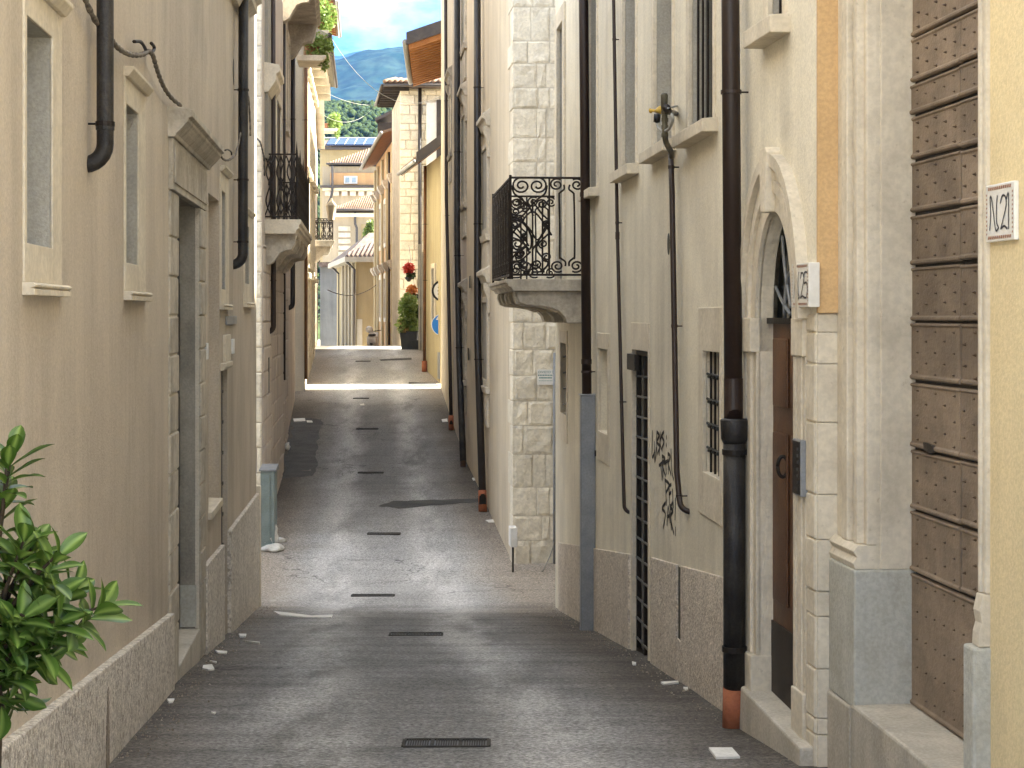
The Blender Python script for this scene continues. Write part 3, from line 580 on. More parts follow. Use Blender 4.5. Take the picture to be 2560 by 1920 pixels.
# small fittings on that wall
def plate(W, u0, u1, v0, v1, d, mat, name, label, cat, base=0):
    a, b = W.srange(u0, u1); z0, z1 = W.z(v1, W.su(u0)), W.z(v0, W.su(u0)); m = MB(); m.wbox(W, a, b, z0, z1, base, base+d)
    return m.build(name, mat, base=W.p((a+b)/2, base, z0), label=label, cat=cat, bevel=.004)
plate(W1, 563, 588, 790, 812, .02, 'galv', 'name_plate', 'small grey metal plate above the narrow door of the left house', 'plate')
plate(W1, 509, 513, 858, 899, .03, 'whitepaint', 'bell_push', 'white bell push between stone doorway and blind niche', 'bell push')
plate(W1, 575, 580, 848, 885, .03, 'whitepaint', 'bell_push', 'white bell push right of the narrow dark door', 'bell push')

# pipes ------------------------------------------------------------------
def pipe(W, name, label, path, r, d, mat, brackets=(), foot=None, foot_r=None, foot_mat='terracotta', into=False, cat='drainpipe', sockets=(), n=14, group=None):
    """path: (u, v) pixels along the wall from top to bottom; foot: pixel row where a foot piece begins"""
    pts = [W.at(u, v, d) for u, v in path]
    base = pts[-1]
    root = thing(name, label, cat, W.at(path[-1][0], path[-1][1], 0), group)
    body = list(pts)
    if into:
        e = pts[-1]; nn = Vector((W.n.x, W.n.y, 0)); up = (pts[-2]-e).normalized(); rr = d+.02
        body = pts[:-1]+[e+up*rr]+[e+up*rr*(1-math.sin(t))-nn*rr*(1-math.cos(t)) for t in [k*math.pi/2/6 for k in range(1, 7)]]
    m = MB(); m.tube(body, r, n); po = m.build('pipe', mat, root, smooth=True)
    def along(v):
        for (p, q), (a, b) in zip(zip(path, path[1:]), zip(pts, pts[1:])):
            if p[1] <= v <= q[1]: return a.lerp(b, (v-p[1])/(q[1]-p[1]))
        return pts[-1]
    for v in brackets:
        c = along(v); m = MB(); m.tube([c-Vector((0, 0, .012)), c+Vector((0, 0, .012))], r*1.14, n); nn = Vector((W.n.x, W.n.y, 0)); m.tube([c, c-nn*(d+.01)], .006, 6); m.build('bracket', 'iron' if mat != 'pipe_brown' else mat, root)
    for v, hh, k in sockets:
        c = along(v); m = MB(); m.tube([c-Vector((0, 0, hh/2)), c+Vector((0, 0, hh/2))], r*k, n); m.build('socket', mat, root, smooth=False)
    if foot is not None:
        c = along(foot); e = pts[-1]-Vector((0, 0, .12)); m = MB(); m.tube([c, e], foot_r or r*1.15, n); m.build('foot', foot_mat, root, smooth=True)
    return root
def fly(o):
    for q in o.children:
        if q.type == 'MESH' and len(q.data.polygons) > 20:
            pass
pipe(W1, 'drainpipe', 'black drainpipe with elbow ending high on the left wall between two windows', [(263, -850), (263, 412)], .043, .085, 'pipe_black', (310,), into=True, sockets=((318, .03, 1.1),))
pipe(W1, 'drainpipe', 'black drainpipe at the far corner of the left house, ending in an elbow', [(609, -120), (608, 300), (607, 662)], .054, .10, 'pipe_black', (225, 450, 605), into=True)
# twisted wall cable
def cable(W, pts, r, mat, name, label, d=.05, hooks=(), n=8):
    q = crm([tuple(W.at(u, v, d+random.uniform(-.008, .008))) for u, v in pts], 8)
    root = thing(name, label, 'cable', q[0])
    m = MB(); m.tube(q, [r*(1+.25*math.sin(k*1.9)) for k in range(len(q))], n); m.build('cable_run', mat, root, smooth=True)
    for hp in hooks:
        m = MB(); m.tube(crm([tuple(W.at(u, v, d)) for u, v in hp], 5), r*.8, 6); m.build('hook', 'iron', root, smooth=True)
    return root
cable(W1, [(205, -60), (214, 0), (245, 62), (275, 95), (290, 115), (312, 131), (335, 138), (357, 136), (372, 128), (382, 138), (390, 165), (400, 195), (412, 222), (430, 246), (452, 264)], .014, 'cable', 'wall_cable', 'twisted old cable drooping along the left wall to the door cornice', .05,
      ([(277, 105), (279, 140), (275, 165), (264, 172)], [(335, 104), (350, 104), (358, 112), (366, 128)], [(378, 108), (385, 116), (384, 126), (372, 132)]))
cable(W1, [(540, 372), (550, 388), (562, 400), (576, 398), (590, 382), (600, 340), (607, 290), (612, 250), (617, 232), (622, 250), (625, 300), (626, 340)], .010, 'cable', 'wall_cable', 'thin cable looping from the door cornice to the corner drainpipe', .08,
      ([(562, 376), (570, 374), (578, 380), (579, 388)],))

# ------------------------------------------------------------------ laurel bush in the foreground
def leaf_mesh(k):
    rr = random.Random(k); m = MB(); n = 8; cv = .10+.16*rr.random(); rib = []
    for i in range(n+1):
        t = i/n; w_ = .135*math.sin(math.pi*t**1.25)**.8*(1 if t < .99 else .1)+.003 if 0 < t < 1 else .004
        y = t; zc = -cv*t*t; e = .06*w_/.13
        for x, dz, q in ((-w_, e+.012*math.sin(9*t+k), 0), (-w_*.5, e*.35, 0), (-.008, .004, 1), (.008, .004, 1), (w_*.5, e*.35, 0), (w_, e+.012*math.cos(8*t+k), 0)): m.add([(x, y, zc+dz)]); rib.append(q)
    for i in range(n):
        for j in range(5): m.f.append((6*i+j, 6*i+j+1, 6*i+j+7, 6*i+j+6))
    me = bpy.data.meshes.new('leaf'); me.from_pydata([tuple(v) for v in m.v], [], m.f); me.materials.append(M['laurel']); me.polygons.foreach_set('use_smooth', [True]*len(me.polygons))
    at = me.attributes.new('rib', 'FLOAT', 'POINT'); at.data.foreach_set('value', rib); return me
LEAF = [leaf_mesh(k) for k in range(4)]
YB = 6.1
bx = (-40-1280)/F*YB
bush = thing('laurel_bush', 'glossy green laurel bush reaching in from the lower left corner', 'bush', (bx, YB, zg(YB)))
bb = BASE[bush.name]
trunk_top = P(-30, 1560, YB)
m = MB(); m.tube(crm([(bx, YB, zg(YB)), (bx+.02, YB, zg(YB)+.3), tuple(P(-10, 1800, YB)), tuple(trunk_top)], 5), [.03]*16 if False else .022, 8); m.build('trunk', 'bark', bush, smooth=True)
rr = random.Random(3)
tips = [((18, 1150), -.0, 8, .9), ((5, 1250), .05, 9, 1.0), ((110, 1420), 0, 13, 1.0), ((150, 1380), -.12, 9, .9), ((75, 1480), .08, 13, 1.0), ((20, 1400), .1, 12, 1.0),
        ((258, 1515), -.02, 11, 1.0), ((120, 1500), -.08, 12, 1.0), ((40, 1620), -.12, 12, 1.0), ((90, 1350), .0, 9, .9), ((60, 1350), -.1, 11, 1.0), ((30, 1120), .02, 8, 1.0), ((190, 1470), .05, 10, .9), ((150, 1550), -.10, 13, 1.0), ((90, 1600), 0, 14, 1.0), ((20, 1560), -.05, 13, 1.1), ((40, 1680), .06, 13, 1.0), ((120, 1650), -.05, 12, 1.0),
        ((10, 1780), 0, 10, 1.0), ((50, 1755), .1, 9, .9), ((5, 1640), .12, 13, 1.0), ((60, 1540), -.16, 12, 1.0), ((170, 1600), .08, 10, .95)]
for (u, v), dy, nl, scl in tips:
    tip = P(u, v, YB+dy); start = P(-25, 1700+random.uniform(-150, 60), YB+dy*.2)
    q = crm([tuple(start), tuple(start.lerp(tip, .5)+Vector((0, 0, .03))), tuple(tip)], 5)
    m = MB(); m.tube(q, [.011-.007*k/(len(q)-1) for k in range(len(q))], 6); m.build('twig', 'bark', bush, smooth=True)
    ax = (tip-start); ax.z += .12; ax.normalize()
    nl = int(nl*1.2)
    for k in range(nl):
        t = k/nl; az = k*2.4+rr.random()*.5; ang = R(28+60*(1-t)*rr.uniform(.7, 1.25))
        o1 = ax.orthogonal().normalized(); o2 = ax.cross(o1); side = o1*math.cos(az)+o2*math.sin(az)
        dr = (ax*math.cos(ang)+side*math.sin(ang)).normalized(); dr.z += .12; dr.normalize()
        pos = tip-ax*(.15*(1-t)); up = (ax-dr*ax.dot(dr)).normalized(); xx = dr.cross(up).normalized()
        s_ = (.122+.045*rr.random())*scl
        mat = Matrix((xx, dr, xx.cross(dr))).transposed().to_4x4(); mat = Matrix.Translation(pos-bb) @ mat @ Matrix.Diagonal((s_*1.5, s_, s_, 1))
        o = bpy.data.objects.new('leaf', LEAF[k % 4]); col.objects.link(o); o.parent = bush; o.matrix_local = mat

# ------------------------------------------------------------------ second left house (balconies), third left house
W2 = Wall((-4.08, 29.4), (-4.71, 37.0), 1); W2f = Wall((-11, 29.4), (-4.08, 29.4), 1)
L2 = thing('palazzo', 'grey beige palazzo with rusticated base and iron balcony beyond the left side street', 'house', W2.p(0, 0, zg(29.4)))
m = MB(); m.wbox(W2, .001, W2.len, ZB, ZE+7.3, -9, 0); m.build('wall', 'l2', L2)
def ashlar_blocks(W, root, s0, s1, z0, z1, course, widths, proud, mat, seed, name='stone_block', cham=.015, d0=.0, rnd=.0):
    r_ = random.Random(seed); z = z0; k = 0
    while z < z1-.05:
        h = course*(1+rnd*r_.uniform(-1, 1)); z2 = min(z+h, z1); s = s0-(r_.random()*.5*widths if k % 2 else 0)
        while s < s1-.02:
            w_ = widths*r_.uniform(.75, 1.3); a, b = max(s, s0), min(s+w_, s1)
            if s1-b < .12*widths: b = s1
            if b-a > .04:
                g = .008; p = proud*r_.uniform(.7, 1.25); c = min(cham, (b-a)*.2, (z2-z)*.2)
                o = [(a+g, z+g), (b-g, z+g), (b-g, z2-g), (a+g, z2-g)]; j = lambda: r_.uniform(-.3, .3)*c
                i = [(a+g+c+j(), z+g+c+j()), (b-g-c+j(), z+g+c+j()), (b-g-c+j(), z2-g-c+j()), (a+g+c+j(), z2-g-c+j())]
                m = MB(); q = m.add([W.p(x, d0-.02, y) for x, y in o]+[W.p(x, d0+p*.45, y) for x, y in o]+[W.p(x, d0+p, y) for x, y in i])
                for e in range(4): f = (e+1) % 4; m.f += [(q+e, q+f, q+4+f, q+4+e), (q+4+e, q+4+f, q+8+f, q+8+e)]
                m.f.append((q+8, q+9, q+10, q+11)); m.build(name, mat, root)
            s = b if b > s else s+w_
            if b >= s1: break
        z = z2; k += 1
zgl = zg(29.4)
ashlar_blocks(W2, L2, .06, 2.6, zgl-.1, ZE+1.15, .41, 1.1, .03, 'l2', 5, cham=.025)
ashlar_blocks(W2, L2, 2.62, W2.len, zgl+.05, ZE+1.15, .41, 1.2, .018, 'l2', 6, cham=.025)
ashlar_blocks(W2f, L2, W2f.len-1.2, W2f.len-.0, zgl-.1, ZE+7.2, .41, .7, .03, 'ashlar', 8, cham=.025)
m = MB(); m.wbox(W2, 1.35, 1.6, ZE+-1.35, ZE-.75, .03, .04); m.build('cellar_opening', 'black', L2)
def bracket(W, root, s0, s1, zt, hh, dp, mat):
    m = MB(); pr = [(-.02, zt), (dp, zt), (dp, zt-.10*hh), (dp*.96, zt-.32*hh), (dp*.86, zt-.50*hh), (dp*.66, zt-.52*hh), (dp*.50, zt-.58*hh), (dp*.38, zt-.74*hh), (dp*.26, zt-.92*hh), (dp*.12, zt-hh), (-.02, zt-hh)]
    m.wprof(W, s0, s1, pr); m.build('bracket', mat, root, bevel=.008)
def slab(W, s0, s1, zt, dp, th, mat, root, name='balcony'):
    m = MB(); m.wprof(W, s0, s1, [(-.02, zt), (dp, zt), (dp, zt-th*.3), (dp-.03, zt-th*.38), (dp-.03, zt-th*.6), (dp-.07, zt-th*.72), (dp-.09, zt-th), (-.02, zt-th)]); return m.build(name, mat, root, bevel=.006)
zA = ZE+1.58
s0, s1 = W2.sY(30.25), W2.sY(36.8)
bal = slab(W2, s0-.1, s1+.1, zA, .60, .24, 'stone', L2)
for s in (s0+.05, s0+2.1, s0+4.2, s1-.35): bracket(W2, bal, s, s+.28, zA-.24, .52, .52, 'stone2')
def rail_panel(W, root, a, b, z0, h, d0, d1, along, motif, r=.011, name='railing_panel', mat='iron'):
    """panel of scrolled bars; along=True runs in s at depth d1, else runs in d at s=a. motif: list of polylines in unit coords"""
    m = MB()
    for pl in motif:
        pts = [(W.p(a+(b-a)*x, d1, z0+h*y) if along else W.p(a, d0+(d1-d0)*x, z0+h*y)) for x, y in pl]
        m.tube(pts, r, 5)
    return m.build(name, mat, root)
ogee = []
for k in range(3):
    x0 = k/3; c = x0+1/6
    ogee += [[(c, .0), (c, 1)], crm([(x0, .02), (c-.02, .25), (c, .5), (c-.02, .75), (x0, .98)], 5), crm([(x0+1/3, .02), (c+.02, .25), (c, .5), (c+.02, .75), (x0+1/3, .98)], 5)]
    ogee += [crm([(c, .04), (x0+.03, .25), (c-.02, .48)], 5), crm([(c, .04), (x0+.30, .25), (c+.02, .48)], 5), crm([(c, .52), (x0+.03, .72), (c, .97)], 5), crm([(c, .52), (x0+.30, .72), (c, .97)], 5)]
    ogee += [[(x0+u, v) for u, v in [(p[0]/3, p[1]) for p in spiral((.5, .5), .02, .16, 0, 1.5, 14)]]]
H2 = 1.10
def rails(W, root, s0, s1, z, dp, h, motif_side, motif_front, nfront, r=.012):
    m = MB()
    for zz in (z+.05, z+h): m.tube([W.p(s0, .0, zz), W.p(s0, dp, zz), W.p(s1, dp, zz), W.p(s1, 0, zz)], r*1.3, 6)
    m.build('rail', 'iron', root)
    for s, d in ((s0, dp), (s1, dp)):
        m = MB(); m.tube([W.p(s, d, z), W.p(s, d, z+h+.03)], r*1.6, 6); m.build('post', 'iron', root)
    rail_panel(W, root, s0, s0, z+.05, h-.05, 0, dp, False, motif_side, r)
    rail_panel(W, root, s1, s1, z+.05, h-.05, 0, dp, False, motif_side, r)
    for k in range(nfront): rail_panel(W, root, s0+(s1-s0)*k/nfront, s0+(s1-s0)*(k+1)/nfront, z+.05, h-.05, 0, dp, True, motif_front, r)
rails(W2, bal, s0, s1, zA, .53, H2, ogee, ogee, 8, .012)
for k in range(5):
    s = s0+(s1-s0)*k/4; m = MB(); m.tube([W2.p(s, .53, zA+H2), W2.p(s, .53, zA+H2+.22)], [.022, .002], 6); m.build('spike', 'iron', bal)
# upper window frame and brown pipe
pipe(W2, 'drainpipe', 'brown drainpipe on the palazzo, passing behind the iron balcony', [(682, -150), (684, 830)], .045, .09, 'pipe_brown', (200, 700), into=True)
m = MB(); a, b = W2.sY(30.1), W2.sY(31.5); m.wbox(W2, a, b, ZE+2.6, ZE+7.2, -.01, .06); m.build('pilaster', 'white', L2, bevel=.01)
m = MB(); m.wprof(W2, a-.1, b+.15, [(-.02, ZE+3.7), (.07, ZE+3.7), (.2, ZE+3.9), (.2, ZE+4.0), (.26, ZE+4.05), (.26, ZE+4.15), (-.02, ZE+4.2)]); m.build('cornice', 'stone', L2, bevel=.006)
m = MB(); a, b = W2.sY(33.5), W2.sY(35.4); m.wbox(W2, a, b, ZE+1.6, ZE+4.0, -.01, .015); wn2 = m.build('balcony_door', 'darkwood', L2)
m = MB(); frame(m, W2, (a-.18, b+.18, ZE+1.6, ZE+4.2), (a, b, ZE+1.6, ZE+4.0), -.01, .05); m.build('surround', 'stone', wn2, bevel=.008)
# wall lantern hook and cable on palazzo
cable(W2, [(641, 345), (650, 355), (657, 380), (660, 400), (661, 440)], .012, 'pipe_black', 'wall_cable', 'thick black cable running down to the iron balcony', .10)

W2b = Wall((-4.80, 37.02), (-6.03, 50.0), 1)
L2b = thing('palazzo', 'mauve grey palazzo with scrolled stone balcony brackets, beyond the iron balcony', 'house', W2b.p(0, 0, zg(37)))
m = MB(); m.wbox(W2b, .001, W2b.len, ZB, ZE+9.3, -7, 0); m.build('wall', 'r3', L2b)
zB2 = ZE+7.05
s0, s1 = W2b.sY(38.3), W2b.sY(44.2)
bal2 = slab(W2b, s0-.1, s1+.2, zB2+.15, .78, .15, 'stone2', L2b)
for s in (s0, s1-.4): bracket(W2b, bal2, s, s+.4, zB2, .82, .68, 'stone2')
rails(W2b, bal2, s0, s1, zB2+.15, .72, 1.05, ogee, ogee, 6, .012)
ashlar_blocks(W2b, L2b, .05, 6, zg(38)-.1, ZE+.6, .45, 1.3, .03, 'l2', 15, cham=.025)
pipe(W2b, 'drainpipe', 'thin dark downpipe at the near edge of the mauve palazzo', [(711, -150), (711, 950)], .028, .06, 'pipe_dark', (300, 600), sockets=())
pipe(W2b, 'drainpipe', 'dark downpipe ending in an elbow at the far end of the mauve palazzo', [(733, -100), (732, 770)], .06, .10, 'pipe_dark', (300, 560), into=True)
for (ya, yb) in ((39.2, 40.4), (42, 43.2), (46, 47.2)):
    a, b = W2b.sY(ya), W2b.sY(yb)
    for z0, z1 in ((ZE+1.4, ZE+3.6), (ZE+4.4, ZE+6.4)):
        m = MB(); m.wbox(W2b, a, b, z0, z1, -.01, .012); wo = m.build('window', 'glassdark', L2b)
        m = MB(); frame(m, W2b, (a-.16, b+.16, z0-.16, z1+.2), (a, b, z0, z1), -.01, .06); m.build('frame', 'stone', wo, bevel=.008)

W3 = Wall((-6.05, 52.0), (-6.95, 63.0), 1)
L3 = thing('cream_house', 'cream white house with long gutter and hanging plants on the far left', 'house', W3.p(0, 0, zg(52)))
m = MB(); m.wbox(W3, .001, W3.len, ZB, ZE+8.1, -8, 0); m.build('wall', 'l3', L3)
m = MB(); m.wprof(W3, -.2, W3.len+.4, [(-.1, ZE+8.1), (.72, ZE+7.98), (.72, ZE+8.06), (-.1, ZE+8.5), (-8, ZE+8.5), (-8, ZE+8.1)]); m.build('eave', 'white', L3)
m = MB(); m.tube([W3.p(-.25, .78, ZE+8.02), W3.p(W3.len+.45, .78, ZE+8.02)], .07, 8); m.build('gutter', 'gutter', L3, smooth=True)
for k in range(6):
    s = .4+k*2.0; m = MB(); m.wbox(W3, s, s+.12, ZE+7.4, ZE+7.98, 0, .6); m.build('eave_bracket', 'stone', L3)
Wr = W3
m = MB(); m.wprof(Wr, 4.0, Wr.len+.1, [(-8, ZE+10.6), (.1, ZE+9.95), (.86, ZE+9.72), (.86, ZE+9.80), (.1, ZE+10.15), (-8, ZE+11)]); up = m.build('upper_roof', 'tile', L3)
m = MB(); m.wbox(Wr, 4.3, Wr.len-.2, ZE+8.5, ZE+10, -7, .05); m.build('upper_wall', 'stone2', L3)
for k in range(14):
    s = 4.1+k*.5; m = MB(); m.wprof(Wr, s, s+.1, [(0, ZE+9.88), (.8, ZE+9.66), (.8, ZE+9.73), (0, ZE+9.96)]); m.build('rafter', 'rafter', L3)
m = MB(); m.tube([Wr.p(3.9, .92, ZE+9.74), Wr.p(Wr.len+.15, .92, ZE+9.74)], .06, 8); m.build('gutter', 'alu', L3, smooth=True)
for k, s in enumerate((.9, 3.0, 5.1, 7.2, 9.3)):
    for z0 in (-1.2, 1.6, 4.6):
        h = 2.3 if z0 > -1 else 2.0
        if z0 < -1 and k % 2: continue
        m = MB(); m.wbox(W3, s, s+.9, ZE+z0, ZE+z0+h, -.01, .01); wo = m.build('window', 'reveal', L3)
        m = MB(); frame(m, W3, (s-.2, s+1.1, ZE+z0-.18, ZE+z0+h+.25), (s, s+.9, ZE+z0, ZE+z0+h), -.01, .08); m.wbox(W3, s-.3, s+1.2, ZE+z0+h+.25, ZE+z0+h+.4, -.01, .2); m.build('surround', 'stone', wo, bevel=.01)
for s in (.1, 2.3, 6.4): 
    m = MB(); m.wbox(W3, s, s+.25, ZB, ZE+8.0, 0, .07); m.build('pilaster', 'l3', L3, bevel=.01)
m = MB(); m.wbox(W3, 0, W3.len, ZB, zg(57)+.7, -.01, .05); m.build('plinth', 'l3', L3)
pipe(W3, 'drainpipe', 'orange brown drainpipe on the cream house', [(765, -100), (765, 948)], .05, .10, 'copper', (300, 600))
W4 = Wall((-7.25, 66), (-9.3, 86), 1)
L4 = thing('brown_house', 'narrow shaded pinkish brown house past the cream house, with lantern balcony', 'house', W4.p(0, 0, zg(66)))
m = MB(); m.wbox(W4, .001, W4.len, ZB, ZE+7.9, -8, 0); m.build('wall', 'l2', L4)
m = MB(); m.wprof(W4, -.2, W4.len, [(-.1, ZE+7.9), (.35, ZE+7.85), (.35, ZE+7.93), (-4, ZE+9), (-8, ZE+7.9)]); m.build('roof', 'l3', L4)
bl = slab(W4, .3, 1.8, ZE+2.7, .75, .22, 'stone2', L4); bracket(W4, bl, .5, .75, ZE+2.48, .6, .6, 'stone2'); rails(W4, bl, .35, 1.75, ZE+2.7, .68, .8, ogee, ogee, 2, .012)
lan = thing('street_lantern', 'pale glass lantern on a bracket above the far left balcony', 'lantern', W4.p(.4, .0, ZE+3.35))
q = W4.p(.3, .62, ZE+3.45)
m = MB(); m.lathe(q, [(.12, 0), (.2, .5), (.22, .52), (.06, .72), (.03, .8)], 6); m.build('lamp_glass', 'far_beige', lan)
m = MB(); m.tube([W4.p(.3, 0, ZE+3.35), W4.p(.3, .62, ZE+3.35), W4.p(.3, .62, ZE+3.46)], .02, 6); m.build('arm', 'iron', lan)
for k, s in enumerate((2.5, 6, 10)):
    m = MB(); m.wbox(W4, s, s+1, zg(70), zg(70)+2.4, -.01, .02); dd = m.build('door', 'darkwood', L4)
    m = MB(); frame(m, W4, (s-.2, s+1.2, zg(70), zg(70)+2.65), (s, s+1, zg(70), zg(70)+2.4), -.01, .07); m.build('surround', 'stone2', dd)
for i, (u, v, n, rx, rz, lab) in enumerate(((806, 45, 520, .42, .62, 'bright green plants spilling over the highest left balcony'), (798, 118, 420, .40, .42, 'pale green plants below the brown eave at upper left'), (836, 305, 560, .42, .55, 'green hanging plant below the gutter at the left of the sky gap'))):
    Wp, Lp = (W3, L3) if i < 2 else (W4, L4)
    d = .55; d = .55 if i < 2 else .85; s = Wp.su(u, d); z = Wp.z(v, s, d); c = Wp.p(s, d, z)
    slab(Wp, s-.7, s+.7, z-rz*.75, d+.2, .15, 'stone', Lp, 'balcony_slab')
    root = thing('balcony_plant', lab, 'plant', Wp.p(s, .4, z-rz*.75), 'plants on the upper left balconies')
    m = MB(); foliage(m, c, (rx, rx, rz), n, .085, 40+i); foliage(m, c+Vector((.15, -.2, -rz)), (rx*.35, rx*.5, rz*.7), n//3, .07, 60+i); m.build('foliage', 'leaf_bright', root, fix=False, kind='stuff')
    m = MB(); m.lathe(Wp.p(s, .4, z-rz*.75), [(.12, 0), (.18, .28), (.2, .3), (.2, .33)]); m.build('pot', 'pot', root, smooth=False)

# ------------------------------------------------------------------ right near house (cream), from the stone corner to the arched door
def xr(y): return 2.22-.0707*y
YJ = 11.25
WA = Wall((xr(YJ), YJ), (xr(23.4), 23.4), -1)
def xb(y): return xr(YJ)+.0998*(YJ-y)
YB1 = 9.47
WB = Wall((xb(YB1), YB1), (xb(YJ), YJ), -1)
ZT2 = ZE+7.8; ZT3 = ZE+7.2
R1 = thing('cream_house', 'cream stucco house on the right with arched door, drainpipes and scrolled iron balcony', 'house', WA.p(0, 0, zg(YJ)))
zsl = lambda u, v: WA.z(v, WA.su(u))
# upper windows: (far u, near u, sill row at near edge)
ZTOP = ZE+3.6
def wh(u_far, u_near, v_sill, uref): a, b = WA.srange(u_far, u_near); return (a, b, zsl(uref, v_sill), ZTOP)
hw2 = wh(1726, 1787, 296, 1787); hw3 = wh(1637, 1684, 368, 1650); hw4 = wh(1559, 1592, 408, 1592); hw5 = wh(1474, 1494, 470, 1490)
hbd = (*WA.srange(1396, 1411), WA.z(700, WA.su(1404)), WA.z(62, WA.su(1404)))     # balcony door
hb1 = rect(WA, 1760, 1802, 879, 1188, 1780, 1780); hb2 = rect(WA, 1582, 1622, 876, 1655, 1600, 1600)
hb3 = rect(WA, 1497, 1521, 872, 1081, 1508, 1508); hb4 = rect(WA, 1403, 1418, 858, 1034, 1410, 1410)
facade(WA, R1, 0, WA.len, ZB, ZT2, [hw2, hw3, hw4, hw5, hbd, hb1, hb2, hb3, hb4], 'r1')
for h, bk, dep in ((hw2, 'glassdark', .11), (hw3, 'reveal', .45), (hw4, 'glassdark', .45), (hw5, 'glassdark', .45)):
    fo = window(WA, R1, h, (.05, .10, 0, .1), .018, dep, 'stone', 'reveal', bk, sill=(.07, .10, .11))
    if bk == 'glassdark' and dep < .2:
        for k in range(5):
            x = h[0]+(h[1]-h[0])*(k+.5)/5; m = MB(); m.tube([WA.p(x, -.04, h[2]), WA.p(x, -.04, h[3])], .010, 6); m.build('bar', 'iron', fo)
# balcony door
fo = window(WA, R1, hbd, (.2, .2, 0, .2), .03, .3, 'stone', 'reveal', 'darkwood', name='balcony_door')
# lower windows
fo = window(WA, R1, hb1, (.05, .16, .30, .30), .012, .10, 'stone', 'stone', 'glassdark')
for k in range(4):
    x = hb1[0]+(hb1[1]-hb1[0])*(k+.5)/4; m = MB(); m.tube([WA.p(x, -.035, hb1[2]), WA.p(x, -.035, hb1[3])], .009, 6); m.build('bar', 'iron', fo)
for v in (942, 1006, 1068, 1130):
    z = zsl(1780, v); q = [WA.p(hb1[0]+(hb1[1]-hb1[0])*t/24, -.022+.012*math.sin(t*math.pi*4*2/24), z+.012*math.cos(t*math.pi*4*2/24)) for t in range(25)]
    m = MB(); m.tube(q, .009, 5); m.build('cross_bar', 'bar', fo)
fo = window(WA, R1, hb2, (.06, .06, 0, .24), .010, .10, 'stone', 'stone', 'black', name='grille_door')
m = MB(); frame(m, WA, (hb2[0]+.01, hb2[1]-.01, hb2[2]+.01, hb2[3]-.01), (hb2[0]+.05, hb2[1]-.05, hb2[2]+.05, hb2[3]-.05), -.07, -.03); m.wbox(WA, (hb2[0]+hb2[1])/2-.03, (hb2[0]+hb2[1])/2+.03, hb2[2]+.05, hb2[3]-.05, -.07, -.028); m.build('grille_frame', 'iron', fo)
for k in range(14):
    z = hb2[2]+.15+k*(hb2[3]-hb2[2]-.2)/14; m = MB(); m.tube([WA.p(hb2[0]+.04, -.03, z+.015), WA.p((hb2[0]+hb2[1])/2, -.03, z), WA.p(hb2[1]-.04, -.03, z-.008)], .011, 6); m.build('cross_bar', 'bar', fo)
m = MB(); a, b = WA.srange(1581, 1600); m.wbox(WA, a, b, zsl(1590, 925), zsl(1590, 885), .013, .05); m.build('hinge_plate', 'iron', fo)
fo = window(WA, R1, hb3, (.10, .05, .30, .16), .012, .30, 'stone', 'r1', 'r1')
fo = window(WA, R1, hb4, (.08, .10, .34, .16), .015, .06, 'stone', 'stone', 'black')
for k in range(4):
    z = hb4[2]+(hb4[3]-hb4[2])*(k+.6)/4.4; m = MB(); m.tube([WA.p(hb4[0], -.03, z+.02), WA.p(hb4[1], -.03, z-.02)], .012, 6); m.build('cross_bar', 'bar', fo)
# plinth (leaves the grille door free)
pz = [(1400, 1356), (1497, 1374), (1584, 1386), (1625, 1391), (1702, 1413), (1725, 1419), (1850, 1453)]
def plseg(u_far, u_near):
    def zat(u):
        for (a, p), (b, q) in zip(pz, pz[1:]):
            if a <= u <= b: return zsl(u, p+(q-p)*(u-a)/(b-a))
        return zsl(pz[0][0], pz[0][1])
    a, b = WA.su(u_near), WA.su(u_far)
    m = MB(); m.wslant(WA, a, b, ZB, zat(u_near), ZB, zat(u_far), -.01, .022); m.build('plinth', 'roughcast2', R1, bevel=.006)
plseg(1708, 1849); plseg(1632, 1697); plseg(1400, 1576)
m = MB(); a, b = WA.su(1697), WA.su(1708); m.wslant(WA, a, b, zsl(1700, 1600), zsl(1700, 1425), zsl(1700, 1600), zsl(1700, 1410), -.006, .004) if False else m.wbox(WA, b, a, zsl(1702, 1700), zsl(1702, 1420), -.01, .004); m.build('damp_groove', 'moss', R1)
m = MB(); m.wbox(WA, WA.su(1708)+.003, WA.su(1697)-.003, ZB, zsl(1702, 1600), 0, .018); m.build('plinth', 'roughcast2', R1)
m = MB(); s, z = WA.uv(1672, 610); m.wplate(WA, [(s+.055*math.cos(t), z+.085*math.sin(t)) for t in [k*math.pi/8 for k in range(16)]], .0005, .004); m.build('wall_vent', 'moss', R1)
# balcony
dp = .82
sn = WA.su(1398, dp); zb = ZE+(784-699)/F*WA.Y(sn, dp)
sn = WA.su(1276, dp)
sf = WA.su(1233, dp)
Yn = WA.Y(sn, dp); zs = ZE+(HOR-698)/F*Yn
bal = slab(WA, sn-.06, sf+.06, zs, dp+.06, .13, 'stone2', R1)
m = MB(); zt = zs-.13
pr = [(-.02, zt), (.74, zt), (.75, zt-.05), (.72, zt-.13), (.64, zt-.16), (.48, zt-.17), (.36, zt-.19), (.27, zt-.23), (.21, zt-.29), (.19, zt-.36), (-.02, zt-.36)]
for s in (sn+.02, (sn+sf)/2-.15, sf-.35):
    m = MB(); m.wprof(WA, s, s+.32, pr); m.build('bracket', 'stone2', bal, bevel=.012)
    for k in range(2):
        m = MB(); m.wprof(WA, s+.05+k*.14, s+.13+k*.14, [(d+.03, z-.012) for d, z in pr[1:8]]+[(d-.05, z+.03) for d, z in reversed(pr[1:8])]); m.build('scroll', 'stone2', bal, bevel=.006)
